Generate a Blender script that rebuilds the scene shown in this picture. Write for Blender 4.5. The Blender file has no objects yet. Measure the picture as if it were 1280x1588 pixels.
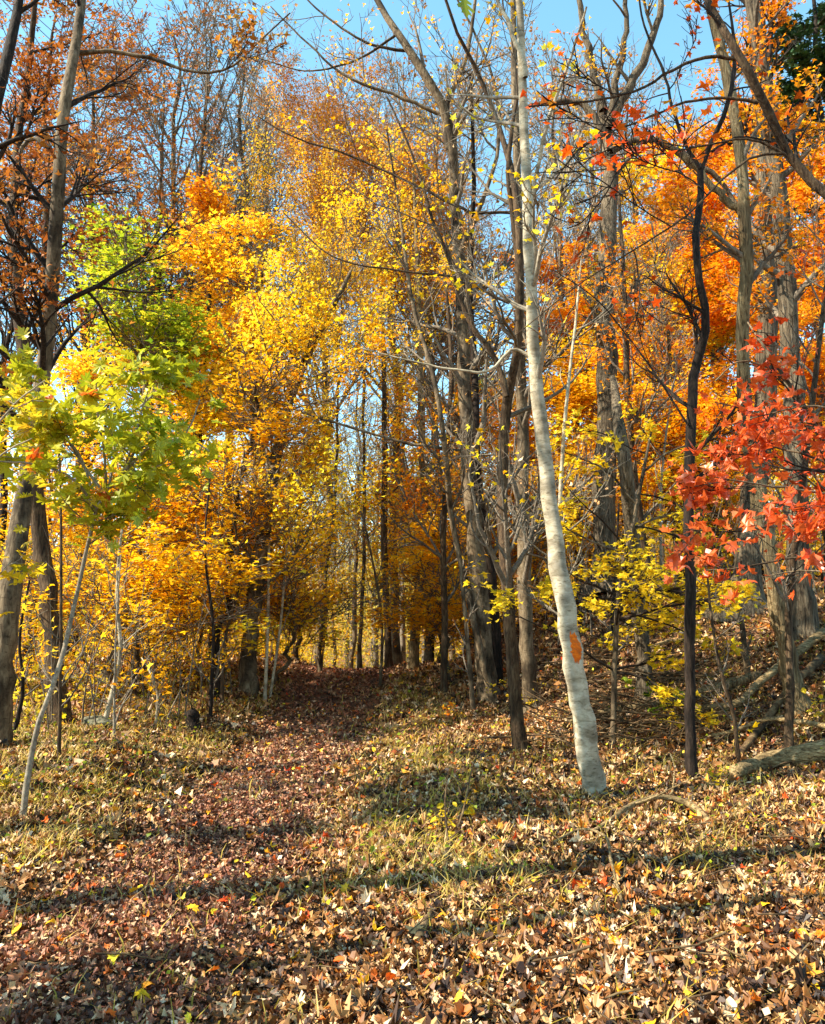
import bpy, math, random
import numpy as np
from math import radians, sin, cos, pi

C = bpy.context.scene.collection
SC = bpy.context.scene

# ---------------------------------------------------------------- camera
FPX, CX, CY, HORIZON, CAMZ = 1300.0, 640.0, 794.0, 985.0, 1.6
PITCH = math.atan((HORIZON - CY) / FPX)
cam_d = bpy.data.cameras.new('camera')
cam = bpy.data.objects.new('camera', cam_d); C.objects.link(cam)
cam.location = (0, 0, CAMZ)
cam.rotation_euler = (pi / 2 + PITCH, 0, 0)
cam_d.sensor_fit = 'VERTICAL'; cam_d.sensor_height = 24.0
cam_d.lens = 24.0 * FPX / 1588.0
cam_d.clip_start = 0.05; cam_d.clip_end = 2000
SC.camera = cam

# ---------------------------------------------------------------- sky and sun
SUN_DIR = np.array([-1.0, -0.26, 0.98]); SUN_DIR /= np.linalg.norm(SUN_DIR)
w = bpy.data.worlds.new('World'); SC.world = w; w.use_nodes = True
nt = w.node_tree
bg = nt.nodes['Background']
sky = nt.nodes.new('ShaderNodeTexSky'); sky.sky_type = 'NISHITA'; sky.sun_disc = False
sky.sun_elevation = math.asin(SUN_DIR[2])
sky.sun_rotation = math.atan2(SUN_DIR[0], SUN_DIR[1])
sky.air_density = 1.1; sky.dust_density = 0.1; sky.ozone_density = 1.6
hsv = nt.nodes.new('ShaderNodeHueSaturation')
hsv.inputs['Hue'].default_value = 0.472; hsv.inputs['Saturation'].default_value = 1.08
nt.links.new(sky.outputs[0], hsv.inputs['Color']); nt.links.new(hsv.outputs[0], bg.inputs[0])
bg.inputs[1].default_value = 0.135
sd = bpy.data.lights.new('sun', 'SUN'); sd.energy = 5.0; sd.angle = radians(0.5); sd.color = (1.0, 0.91, 0.74)
sun = bpy.data.objects.new('sun', sd); C.objects.link(sun)
from mathutils import Vector
sun.rotation_euler = Vector(SUN_DIR).to_track_quat('Z', 'Y').to_euler()
sun.location = (-10, -5, 12)
SC.view_settings.view_transform = 'Standard'; SC.view_settings.look = 'None'
SC.view_settings.exposure = 1.55; SC.view_settings.gamma = 1.0
SC.cycles.max_bounces = 8; SC.cycles.diffuse_bounces = 5; SC.cycles.glossy_bounces = 2
SC.cycles.transmission_bounces = 4; SC.cycles.transparent_max_bounces = 4
SC.cycles.caustics_reflective = False; SC.cycles.caustics_refractive = False

# ---------------------------------------------------------------- terrain
def sst(a, b, x):
    t = np.clip((np.asarray(x, float) - a) / (b - a), 0, 1)
    return t * t * (3 - 2 * t)

def wob(x, y, k=0.0):
    return (np.sin(1.7 * x + 0.9 * y + k) + np.sin(-1.1 * x + 2.1 * y + 1.3 + k) + np.sin(3.3 * x - 1.4 * y + 2.2 * k)
            + 0.6 * np.sin(5.1 * x + 4.3 * y + k) + 0.5 * np.sin(-6.3 * x + 5.9 * y + 3 * k)) / 4.1

def H(x, y):
    x = np.asarray(x, float); y = np.asarray(y, float)
    z = 0.72 * sst(11, 20.5, y) - 2.6 * sst(21, 42, y) + 0.10 * sst(6, 10, y)
    # path trough with a rut
    pc = -1.55 + 0.05 * np.sin(y * 0.4)
    z = z - 0.10 * np.exp(-((x - pc) / 0.95) ** 2) * sst(4, 7, y)
    z = z - 0.05 * np.exp(-((x - pc - 0.75) / 0.22) ** 2) - 0.05 * np.exp(-((x - pc + 0.7) / 0.22) ** 2)
    # left bank and the fall behind it
    z = z + 0.22 * sst(-2.5, -3.6, x) * sst(6, 10, y) - 1.2 * sst(-7, -14, x)
    # right hillside
    s = 0.5 * (x - 2.5) + 0.5 * (y - 10.0)
    z = z + 1.9 * sst(-0.2, 4.4, s) * sst(0.7, 3.6, x) * (1 + 0.15 * sst(5, 12, x))
    z = z + 3.0 * sst(9, 30, x) * sst(8, 20, y)
    # far hillside
    z = z + 16 * sst(55, 150, y) + 6 * sst(-20, -90, x) * sst(10, 60, y)
    z = z + 0.055 * wob(x, y) + 0.03 * wob(3.1 * x, 3.3 * y, 1.7) + 0.012 * wob(8.3 * x, 7.9 * y, 4.1)
    return z

def px(u, v, Y):
    """pixel of the photograph (1280 x 1588) to the point at forward distance Y"""
    xc = (u - CX) / FPX; yc = (CY - v) / FPX
    dy = cos(PITCH) - yc * sin(PITCH); dz = sin(PITCH) + yc * cos(PITCH)
    s = Y / dy
    return np.array([xc * s, Y, CAMZ + dz * s])

def ground_at(u, v, y0=2.5, y1=60):
    prev = y0
    for Y in np.arange(y0, y1, 0.05):
        p = px(u, v, Y)
        if p[2] <= H(p[0], p[1]): return p
    return px(u, v, y1)

# ---------------------------------------------------------------- mesh helpers
def mesh_from(name, parts, mats=None, smooth=False):
    """parts: list of (verts (N,3), faces (M,k), tone (M,) or None)"""
    vs, lt, lv, tn = [], [], [], []
    off = 0
    for p in parts:
        v, f = p[0], p[1]
        t = p[2] if len(p) > 2 and p[2] is not None else np.full(len(f), 0.5)
        vs.append(v); lv.append((f + off).ravel()); lt.append(np.full(len(f), f.shape[1])); tn.append(t); off += len(v)
    vs = np.concatenate(vs).astype(np.float32); lv = np.concatenate(lv).astype(np.int32)
    lt = np.concatenate(lt).astype(np.int32); tn = np.concatenate(tn).astype(np.float32)
    me = bpy.data.meshes.new(name)
    me.vertices.add(len(vs)); me.vertices.foreach_set('co', vs.ravel())
    me.loops.add(len(lv)); me.loops.foreach_set('vertex_index', lv)
    me.polygons.add(len(lt))
    me.polygons.foreach_set('loop_start', np.concatenate([[0], np.cumsum(lt)[:-1]]).astype(np.int32))
    me.polygons.foreach_set('loop_total', lt)
    me.polygons.foreach_set('use_smooth', np.full(len(lt), smooth))
    a = me.attributes.new('tone', 'FLOAT', 'FACE'); a.data.foreach_set('value', tn)
    for m in (mats or []): me.materials.append(m)
    me.update(calc_edges=True)
    return me

def obj(name, me, parent=None, loc=None):
    o = bpy.data.objects.new(name, me); C.objects.link(o)
    if parent is not None: o.parent = parent
    if loc is not None: o.location = loc
    return o

def tag(o, label=None, cat=None, group=None, kind=None):
    if label: o['label'] = label
    if cat: o['category'] = cat
    if group: o['group'] = group
    if kind: o['kind'] = kind
    return o

def thing(name, label, cat, loc=(0, 0, 0), group=None):
    o = bpy.data.objects.new(name, None); C.objects.link(o); o.location = loc; o.empty_display_size = 0.2
    return tag(o, label, cat, group)

def nrm(a):
    return a / np.maximum(np.linalg.norm(a, axis=-1, keepdims=True), 1e-9)

def tubes(P, R, sides, rng=None, rough=0.0, cap=True):
    """P (T,K,3), R (T,K) -> verts, quads"""
    T, K, _ = P.shape
    tan = np.gradient(P, axis=1); tan = nrm(tan)
    mean = nrm(tan.mean(axis=1))
    ref = np.where(np.abs(mean[:, 1:2]) < 0.8, np.array([[0.03, 1.0, 0.02]]), np.array([[1.0, 0.03, 0.02]]))
    u = nrm(np.cross(tan, ref[:, None, :])); v = np.cross(tan, u)
    a = np.arange(sides) * 2 * pi / sides
    rr = R[:, :, None] * np.ones(sides)
    if rough and rng is not None:
        n = rng.standard_normal((T, K, sides)) * rough
        rr = rr * (1 + n)
    V = P[:, :, None, :] + rr[..., None] * (np.cos(a)[None, None, :, None] * u[:, :, None, :] + np.sin(a)[None, None, :, None] * v[:, :, None, :])
    V = V.reshape(-1, 3)
    t = np.arange(T)[:, None, None] * K * sides
    k = np.arange(K - 1)[None, :, None] * sides
    s = np.arange(sides)[None, None, :]; s2 = (s + 1) % sides
    F = np.stack([t + k + s, t + k + s2, t + k + sides + s2, t + k + sides + s], -1).reshape(-1, 4)
    return V, F

def resample(pts, n, pw=1.0):
    pts = np.asarray(pts, float)
    d = np.concatenate([[0], np.cumsum(np.linalg.norm(np.diff(pts[:, :3], axis=0), axis=1))])
    # Catmull-Rom through the points
    tt = np.linspace(0, 1, n) ** pw * d[-1]; out = []
    m = np.gradient(pts, d, axis=0) if len(pts) > 2 else np.repeat((pts[1:2] - pts[0:1]) / d[-1], 2, 0)
    for t in tt:
        i = min(np.searchsorted(d, t, side='right') - 1, len(d) - 2); h = d[i + 1] - d[i]; s = (t - d[i]) / h
        out.append((2*s**3-3*s**2+1)*pts[i] + (s**3-2*s**2+s)*h*m[i] + (-2*s**3+3*s**2)*pts[i+1] + (s**3-s**2)*h*m[i+1])
    return np.array(out)

def sprout(P, R, n, rng, t0=0.3, t1=1.0, f=0.5, ang=(35, 60), up=0.05, wobble=0.12, K=6, rs=0.55, rmin=0.002, taper=0.6, lmin=0.0, flat=0.0, rmax=9):
    """n children growing from the parent tubes"""
    T, KK, _ = P.shape
    Lp = np.linalg.norm(np.diff(P, axis=1), axis=2).sum(1)
    idx = rng.choice(T, n, p=Lp / Lp.sum())
    t = t0 + (t1 - t0) * rng.random(n)
    fi = t * (KK - 1); i = np.minimum(fi.astype(int), KK - 2); fr = (fi - i)[:, None]
    p0 = P[idx, i] * (1 - fr) + P[idx, i + 1] * fr
    r0 = R[idx, i] * (1 - fr[:, 0]) + R[idx, i + 1] * fr[:, 0]
    tan = nrm(P[idx, i + 1] - P[idx, i])
    rd = rng.standard_normal((n, 3)); rd[:, 2] *= (1 - flat)
    perp = nrm(np.cross(tan, nrm(rd))) if flat == 0 else nrm(rd - (rd * tan).sum(1, keepdims=True) * tan)
    A = np.radians(rng.uniform(ang[0], ang[1], n))[:, None]
    d = nrm(np.cos(A) * tan + np.sin(A) * perp)
    L = np.maximum(f * Lp[idx] * (1.05 - taper * t) * rng.uniform(0.55, 1.15, n), lmin)
    pts = [p0]; step = (L / (K - 1))[:, None]
    for k in range(K - 1):
        d = nrm(d + rng.standard_normal((n, 3)) * wobble + np.array([0, 0, up]))
        pts.append(pts[-1] + d * step)
    P2 = np.stack(pts, 1)
    rb = np.minimum(np.maximum(r0 * rs, rmin * 1.3), rmax)
    prof = np.linspace(1, 0, K)[None, :] ** 0.8
    R2 = rmin + (rb[:, None] - rmin) * prof
    R2 = np.maximum(R2, 0.0008)
    return P2, R2

# ---------------------------------------------------------------- leaf templates (x across, y along, unit length)
def fan(outline):
    o = np.array(outline, float); n = len(o)
    v = np.vstack([[0, 0.42], o]); v = np.hstack([v, np.zeros((n + 1, 1))])
    f = np.array([[0, 1 + i, 1 + (i + 1) % n] for i in range(n)])
    return v, f
def mirror(half):
    return half + [(-x, y) for x, y in reversed(half) if abs(x) > 1e-6]
MAPLE = fan(mirror([(0, 0), (0.10, 0.06), (0.34, -0.02), (0.30, 0.16), (0.58, 0.30), (0.40, 0.40), (0.46, 0.62), (0.24, 0.52), (0.17, 0.70), (0.0, 1.0)]))
MAPLES = fan(mirror([(0, 0), (0.33, 0.0), (0.24, 0.22), (0.55, 0.45), (0.22, 0.50), (0.0, 1.0)]))
OAK = fan(mirror([(0, -0.02), (0.06, 0.1), (0.22, 0.10), (0.09, 0.24), (0.36, 0.30), (0.31, 0.40), (0.12, 0.44), (0.42, 0.56), (0.36, 0.68), (0.13, 0.64), (0.26, 0.86), (0.10, 0.86), (0, 1.05)]))
OVAL = fan(mirror([(0, 0), (0.17, 0.15), (0.27, 0.40), (0.22, 0.68), (0.08, 0.9), (0, 1.0)]))
# four-corner leaf folded along its rib
DIAMOND = (np.array([[0, 0, 0], [0.42, 0.45, 0.10], [0, 1, 0], [-0.42, 0.45, 0.10]], float), np.array([[0, 1, 2], [0, 2, 3]]))
SPRAY = (np.array([[0, 0, 0], [0.5, 0.28, 0.08], [0.14, 0.42, 0], [0.0, 1.0, -0.04], [-0.14, 0.42, 0], [-0.5, 0.28, 0.08]], float),
         np.array([[0, 1, 2], [0, 2, 4], [2, 3, 4], [0, 4, 5]]))

def leaves(pos, size, rng, tmpl=DIAMOND, tilt=0.6, curl=0.25, tone=None, normal=None, jit=0.03):
    """leaf-sized faces at pos; the normal leans from +z (or normal) by about tilt"""
    v, f = tmpl; n = len(pos); k = len(v)
    N = nrm(np.array([0, 0, 1.0]) + rng.standard_normal((n, 3)) * tilt) if normal is None else nrm(normal + rng.standard_normal((n, 3)) * tilt)
    N[rng.random(n) < 0.08] *= -1
    a = nrm(np.cross(N, rng.standard_normal((n, 3)))); b = np.cross(N, a)
    s = np.broadcast_to(size, (n,))[:, None, None]
    L = np.repeat(v[None], n, 0)
    L[..., 1] -= 0.45
    L[..., :2] *= rng.uniform(0.8, 1.15, (n, 1, 2))
    c = rng.standard_normal((n, 3, 1)) * curl * 1.6
    L[..., 2] += c[:, 0] * L[..., 0] ** 2 * 1.5 + c[:, 1] * (L[..., 1]) ** 2 + c[:, 2] * L[..., 0] * L[..., 1] + rng.standard_normal((n, k)) * jit
    L = L * s
    V = pos[:, None, :] + L[..., 0:1] * a[:, None] + L[..., 1:2] * b[:, None] + L[..., 2:3] * N[:, None]
    F = (np.arange(n)[:, None, None] * k + f[None]).reshape(-1, 3)
    if tone is None: tone = rng.random(n)
    return V.reshape(-1, 3), F, np.repeat(tone, len(f))

def clump(p, k, s=1.0):
    x, y, z = p[:, 0] * s, p[:, 1] * s, p[:, 2] * s
    return (np.sin(1.9*x + 1.1*y + k) + np.sin(2.3*z - 1.3*x + 2*k) + np.sin(1.7*y + 2.1*z + 3*k) + np.sin(4.1*x - 3.7*z + k) * .6) / 3.6

def leaf_points(P, n, rng, t0=0.25, spread=0.07):
    T, K, _ = P.shape
    idx = rng.integers(0, T, n); t = (t0 + (1 - t0) * rng.random(n)) * (K - 1)
    i = np.minimum(t.astype(int), K - 2); fr = (t - i)[:, None]
    return P[idx, i] * (1 - fr) + P[idx, i + 1] * fr + rng.standard_normal((n, 3)) * spread

# ---------------------------------------------------------------- materials
def new_mat(name):
    m = bpy.data.materials.new(name); m.use_nodes = True
    n = m.node_tree.nodes; n.clear()
    return m, n, m.node_tree.links

def ramp_node(n, stops, interp='LINEAR'):
    r = n.new('ShaderNodeValToRGB'); r.color_ramp.interpolation = interp
    e = r.color_ramp.elements
    while len(e) > 1: e.remove(e[-1])
    e[0].position = stops[0][0]; e[0].color = (*stops[0][1], 1)
    for p, c in stops[1:]:
        x = e.new(p); x.color = (*c, 1)
    return r

def leaf_mat(name, stops, transl=0.56, rough=0.55, spec=0.25, mottle=0.25, mscale=60, gain=1.28):
    stops = [(q, tuple(min(0.93, v * gain) for v in c)) for q, c in stops]
    m, n, l = new_mat(name)
    at = n.new('ShaderNodeAttribute'); at.attribute_name = 'tone'
    tc = n.new('ShaderNodeTexCoord')
    no = n.new('ShaderNodeTexNoise'); no.inputs['Scale'].default_value = mscale; no.inputs['Detail'].default_value = 3
    l.new(tc.outputs['Object'], no.inputs['Vector'])
    ma = n.new('ShaderNodeMath'); ma.operation = 'MULTIPLY_ADD'; ma.inputs[1].default_value = mottle * 0.6; l.new(no.outputs[0], ma.inputs[0])
    sb = n.new('ShaderNodeMath'); sb.operation = 'SUBTRACT'; sb.inputs[1].default_value = mottle * 0.3
    l.new(at.outputs['Fac'], sb.inputs[0]); l.new(sb.outputs[0], ma.inputs[2])
    r = ramp_node(n, stops); l.new(ma.outputs[0], r.inputs[0])
    p = n.new('ShaderNodeBsdfPrincipled'); p.inputs['Roughness'].default_value = rough; p.inputs['Specular IOR Level'].default_value = spec
    l.new(r.outputs[0], p.inputs['Base Color'])
    tr = n.new('ShaderNodeBsdfTranslucent'); l.new(r.outputs[0], tr.inputs[0])
    mx = n.new('ShaderNodeMixShader'); mx.inputs[0].default_value = transl
    l.new(p.outputs[0], mx.inputs[1]); l.new(tr.outputs[0], mx.inputs[2])
    o = n.new('ShaderNodeOutputMaterial'); l.new(mx.outputs[0], o.inputs[0])
    return m

def bark_mat(name, dark, mid, light, scale=(22, 22, 3.5), bump=0.6, patch=2.2, patch_amt=0.5, lent=False, rough=0.85, dist=0.02, k=1.0):
    dark, mid, light = [tuple(q * k for q in c) for c in (dark, mid, light)]
    m, n, l = new_mat(name)
    tc = n.new('ShaderNodeTexCoord')
    mp = n.new('ShaderNodeMapping'); mp.inputs['Scale'].default_value = scale
    l.new(tc.outputs['Object'], mp.inputs[0])
    n1 = n.new('ShaderNodeTexNoise'); n1.inputs['Scale'].default_value = 1.0; n1.inputs['Detail'].default_value = 6; n1.inputs['Roughness'].default_value = 0.65; n1.inputs['Distortion'].default_value = 0.6
    l.new(mp.outputs[0], n1.inputs['Vector'])
    n2 = n.new('ShaderNodeTexNoise'); n2.inputs['Scale'].default_value = patch; n2.inputs['Detail'].default_value = 5
    l.new(tc.outputs['Object'], n2.inputs['Vector'])
    r1 = ramp_node(n, [(0.34, dark), (0.5, mid), (0.66, light)]); l.new(n1.outputs[0], r1.inputs[0])
    r2 = ramp_node(n, [(0.40, (0.28, 0.26, 0.24)), (0.54, (1.1, 1.1, 1.08)), (0.68, (1.35, 1.33, 1.28))]); l.new(n2.outputs[0], r2.inputs[0])
    mx = n.new('ShaderNodeMix'); mx.data_type = 'RGBA'; mx.blend_type = 'MULTIPLY'; mx.inputs[0].default_value = patch_amt
    l.new(r1.outputs[0], mx.inputs[6]); l.new(r2.outputs[0], mx.inputs[7])
    col = mx.outputs[2]; hgt = n1.outputs[0]
    if lent:   # dark horizontal lenticels and specks
        mp2 = n.new('ShaderNodeMapping'); mp2.inputs['Scale'].default_value = (14, 14, 60); l.new(tc.outputs['Object'], mp2.inputs[0])
        v = n.new('ShaderNodeTexNoise'); v.inputs['Scale'].default_value = 1.0; v.inputs['Detail'].default_value = 3; l.new(mp2.outputs[0], v.inputs['Vector'])
        r3 = ramp_node(n, [(0.60, (1, 1, 1)), (0.68, (0.35, 0.30, 0.26))]); l.new(v.outputs[0], r3.inputs[0])
        m3 = n.new('ShaderNodeMix'); m3.data_type = 'RGBA'; m3.blend_type = 'MULTIPLY'; m3.inputs[0].default_value = 0.8
        l.new(col, m3.inputs[6]); l.new(r3.outputs[0], m3.inputs[7]); col = m3.outputs[2]
    p = n.new('ShaderNodeBsdfPrincipled'); p.inputs['Roughness'].default_value = rough; p.inputs['Specular IOR Level'].default_value = 0.2
    l.new(col, p.inputs['Base Color'])
    b = n.new('ShaderNodeBump'); b.inputs['Strength'].default_value = bump; b.inputs['Distance'].default_value = dist
    l.new(hgt, b.inputs['Height']); l.new(b.outputs[0], p.inputs['Normal'])
    o = n.new('ShaderNodeOutputMaterial'); l.new(p.outputs[0], o.inputs[0])
    return m

def rgb(h, k=1.0):
    h = h.lstrip('#'); c = [int(h[i:i+2], 16) / 255 for i in (0, 2, 4)]
    return tuple(min(1, (x / 12.92 if x <= 0.04045 else ((x + 0.055) / 1.055) ** 2.4) * k) for x in c)

M = {}
M['yellow'] = leaf_mat('yellow maple leaf', [(0.0, rgb('#b8780a')), (0.25, rgb('#d8980c')), (0.5, rgb('#e4b014')), (0.75, rgb('#edc422')), (1.0, rgb('#e6d248'))])
M['gold'] = leaf_mat('golden leaf', [(0.0, rgb('#a4640a')), (0.3, rgb('#d08e10')), (0.55, rgb('#dea614')), (0.8, rgb('#e8ba1e')), (1.0, rgb('#e8ca3c'))])
M['orange'] = leaf_mat('orange maple leaf', [(0.0, rgb('#a04808')), (0.3, rgb('#c8700e')), (0.55, rgb('#d88812')), (0.8, rgb('#e2a41c')), (1.0, rgb('#e6bc34'))])
M['rust'] = leaf_mat('rust oak leaf', [(0.0, rgb('#6c3414')), (0.35, rgb('#985220')), (0.6, rgb('#b46c28')), (0.85, rgb('#c88834')), (1.0, rgb('#d8a848'))], transl=0.35, gain=1.0)
M['russet'] = leaf_mat('russet leaf', [(0.0, rgb('#7c440e')), (0.4, rgb('#a8641a')), (0.7, rgb('#c48422')), (1.0, rgb('#d8a434'))], transl=0.3, gain=0.95)
M['sundown'] = leaf_mat('maple leaf turning', [(0.0, rgb('#9c5420')), (0.2, rgb('#bc6c1c')), (0.38, rgb('#d48c14')), (0.55, rgb('#e0a81a')), (1.0, rgb('#ecc834'))])
M['green'] = leaf_mat('green oak leaf', [(0.0, rgb('#5a7212')), (0.3, rgb('#949e1c')), (0.6, rgb('#bab824')), (0.8, rgb('#d2c22c')), (0.96, rgb('#d8b028')), (1.0, rgb('#cc5a18'))], transl=0.42, rough=0.4, spec=0.45, mottle=0.3, mscale=9, gain=0.95)
M['darkgreen'] = leaf_mat('dark green leaf', [(0.0, rgb('#304c0e')), (0.35, rgb('#5c7818')), (0.65, rgb('#96a020')), (1.0, rgb('#d0b82a'))])
M['lime'] = leaf_mat('yellow green maple leaf', [(0.0, rgb('#7c7812')), (0.35, rgb('#b8a01a')), (0.65, rgb('#d4b220')), (1.0, rgb('#e4c434'))], mscale=12)
M['red'] = leaf_mat('red maple leaf', [(0.0, rgb('#ac3210')), (0.35, rgb('#cc501e')), (0.6, rgb('#d6642c')), (0.85, rgb('#da7030')), (1.0, rgb('#dc9058'))], rough=0.35, spec=0.6, mscale=14, gain=1.0, transl=0.4)
M['redorange'] = leaf_mat('red orange maple leaf', [(0.0, rgb('#8a2a08')), (0.4, rgb('#c8480e')), (0.7, rgb('#de7016')), (1.0, rgb('#e8a024'))], rough=0.45, spec=0.4, mscale=14)
M['tanleaf'] = leaf_mat('dry tan leaf', [(0.0, rgb('#5a3418')), (0.4, rgb('#9c6c3c')), (0.75, rgb('#c89a66')), (1.0, rgb('#e0c098'))], transl=0.25)
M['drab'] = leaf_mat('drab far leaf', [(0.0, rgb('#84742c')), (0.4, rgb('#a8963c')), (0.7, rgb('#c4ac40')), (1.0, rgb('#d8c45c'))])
M['pine'] = leaf_mat('pine needle', [(0.0, rgb('#0e1e10')), (0.5, rgb('#20381c')), (1.0, rgb('#40582a'))], transl=0.1)
M['litter'] = leaf_mat('fallen leaf', [(0.0, rgb('#1e1109')), (0.2, rgb('#46280f')), (0.4, rgb('#7e4f24')), (0.54, rgb('#a4723e')), (0.68, rgb('#c89c64')),
                                      (0.82, rgb('#ecd0a8')), (0.86, rgb('#8c3c12')), (0.92, rgb('#b8621a')), (1.0, rgb('#c89a28'))], transl=0.12, rough=0.55, spec=0.45, mottle=0.12, mscale=35, gain=1.0)
M['pathlitter'] = leaf_mat('fallen leaf on the path', [(0.0, rgb('#2a160c')), (0.25, rgb('#60341f')), (0.48, rgb('#90563a')), (0.64, rgb('#b07c58')), (0.8, rgb('#caa27c')), (0.9, rgb('#8c3814')), (1.0, rgb('#b86420'))], transl=0.12, rough=0.55, spec=0.45, mottle=0.12, mscale=35, gain=1.0)
M['brightfall'] = leaf_mat('fresh fallen leaf', [(0.0, rgb('#b83812')), (0.35, rgb('#d8681a')), (0.7, rgb('#e4a41c')), (1.0, rgb('#dccb3c'))], transl=0.3)
M['grass'] = leaf_mat('grass', [(0.0, rgb('#6e5c20')), (0.35, rgb('#928030')), (0.65, rgb('#b49c4c')), (1.0, rgb('#d4b884'))], transl=0.4)
M['forb'] = leaf_mat('low green leaf', [(0.0, rgb('#4c5c14')), (0.5, rgb('#84901e')), (0.8, rgb('#b4b02c')), (1.0, rgb('#d4b434'))], transl=0.4)
M['bark_pale'] = bark_mat('pale smooth bark', rgb('#a39478'), rgb('#c6b89c'), rgb('#dacdb4'), scale=(9, 9, 20), bump=0.6, patch=4.5, patch_amt=0.6, lent=True, dist=0.012, k=0.68)
M['bark_grey'] = bark_mat('grey bark', rgb('#544430'), rgb('#88745a'), rgb('#aa9678'), scale=(20, 20, 6), bump=0.6, lent=True, patch_amt=0.9, k=0.5)
M['bark_furrow'] = bark_mat('furrowed grey bark', rgb('#33281c'), rgb('#7c6c56'), rgb('#a6967c'), scale=(34, 34, 3.2), bump=1.0, dist=0.06, k=0.6)
M['bark_brown'] = bark_mat('brown bark', rgb('#33261a'), rgb('#6a523a'), rgb('#8e7658'), scale=(34, 34, 6), bump=0.8, dist=0.04, k=0.5)
M['bark_dark'] = bark_mat('dark bark', rgb('#16100c'), rgb('#35281e'), rgb('#56463a'), scale=(40, 40, 7), bump=0.7, k=0.5)
M['bark_shag'] = bark_mat('shaggy peeling bark', rgb('#4a3824'), rgb('#a08860'), rgb('#cbb488'), scale=(38, 38, 2.0), bump=1.0, dist=0.06, k=0.6)
M['twig'] = bark_mat('grey twig', rgb('#5c5044'), rgb('#8a7c6a'), rgb('#a89a86'), scale=(30, 30, 30), bump=0.1, k=0.6)
M['twig_pale'] = bark_mat('pale twig', rgb('#8c7e6a'), rgb('#b0a28c'), rgb('#c8bca6'), scale=(30, 30, 30), bump=0.1, k=0.6)
M['twig_dark'] = bark_mat('dark twig', rgb('#1a1410'), rgb('#382c22'), rgb('#5a4a3c'), scale=(30, 30, 30), bump=0.1, k=0.6)
M['deadwood'] = bark_mat('weathered dead wood', rgb('#4e3c24'), rgb('#9c8258'), rgb('#c4ac80'), scale=(8, 40, 40), bump=1.0, dist=0.05, k=0.95)
M['deadtwig'] = bark_mat('dead stick', rgb('#30251a'), rgb('#6e563a'), rgb('#a08660'), scale=(10, 10, 10), bump=0.4, k=0.6)
M['blaze'] = bark_mat('orange blaze paint', rgb('#b46428'), rgb('#e0640c'), rgb('#ee861c'), scale=(30, 30, 46), bump=0.8, patch_amt=0.35, rough=0.8)
M['moss'] = bark_mat('mossy stone', rgb('#3c3c28'), rgb('#78745c'), rgb('#a8a48c'), scale=(9, 9, 9), bump=0.8, k=0.6)

# ---------------------------------------------------------------- ground
def soil_mat():
    m, n, l = new_mat('forest soil')
    tc = n.new('ShaderNodeTexCoord')
    a = n.new('ShaderNodeTexNoise'); a.inputs['Scale'].default_value = 14; a.inputs['Detail'].default_value = 8; a.inputs['Roughness'].default_value = 0.7
    l.new(tc.outputs['Object'], a.inputs['Vector'])
    v = n.new('ShaderNodeTexVoronoi'); v.inputs['Scale'].default_value = 16; v.inputs['Randomness'].default_value = 1; l.new(tc.outputs['Object'], v.inputs['Vector'])
    r = ramp_node(n, [(0.3, rgb('#1e130b')), (0.5, rgb('#4a2f1a')), (0.68, rgb('#7e5530'))]); l.new(a.outputs[0], r.inputs[0])
    mx = n.new('ShaderNodeMix'); mx.data_type = 'RGBA'; mx.inputs[0].default_value = 0.5
    r2 = ramp_node(n, [(0.0, rgb('#2c1a0e')), (0.5, rgb('#6b4526')), (1.0, rgb('#9c7448'))])
    sp = n.new('ShaderNodeSeparateColor'); l.new(v.outputs['Color'], sp.inputs[0]); l.new(sp.outputs[0], r2.inputs[0])
    l.new(r.outputs[0], mx.inputs[6]); l.new(r2.outputs[0], mx.inputs[7])
    p = n.new('ShaderNodeBsdfPrincipled'); p.inputs['Roughness'].default_value = 0.9
    l.new(mx.outputs[2], p.inputs['Base Color'])
    b = n.new('ShaderNodeBump'); b.inputs['Strength'].default_value = 0.8; b.inputs['Distance'].default_value = 0.05
    l.new(a.outputs[0], b.inputs['Height']); l.new(b.outputs[0], p.inputs['Normal'])
    o = n.new('ShaderNodeOutputMaterial'); l.new(p.outputs[0], o.inputs[0])
    return m
def ground():
    def axis(lo, hi, fine_lo, fine_hi, fs, growth=1.12):
        a = list(np.arange(fine_lo, fine_hi + 1e-6, fs)); s = fs
        while a[-1] < hi: s *= growth; a.append(a[-1] + s)
        s = fs
        while a[0] > lo: s *= growth; a.insert(0, a[0] - s)
        return np.array(a)
    X = axis(-600, 600, -9, 10, 0.12); Y = axis(-200, 900, -1, 26, 0.10)
    gx, gy = np.meshgrid(X, Y); z = H(gx, gy)
    V = np.stack([gx, gy, z], -1).reshape(-1, 3)
    nx, ny = len(X), len(Y)
    i = (np.arange(ny - 1)[:, None] * nx + np.arange(nx - 1)[None]).ravel()
    F = np.stack([i, i + 1, i + nx + 1, i + nx], -1)
    o = obj('forest_ground', mesh_from('forest_ground', [(V, F)], [soil_mat()], True))
    tag(o, kind='structure')
ground()

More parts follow.
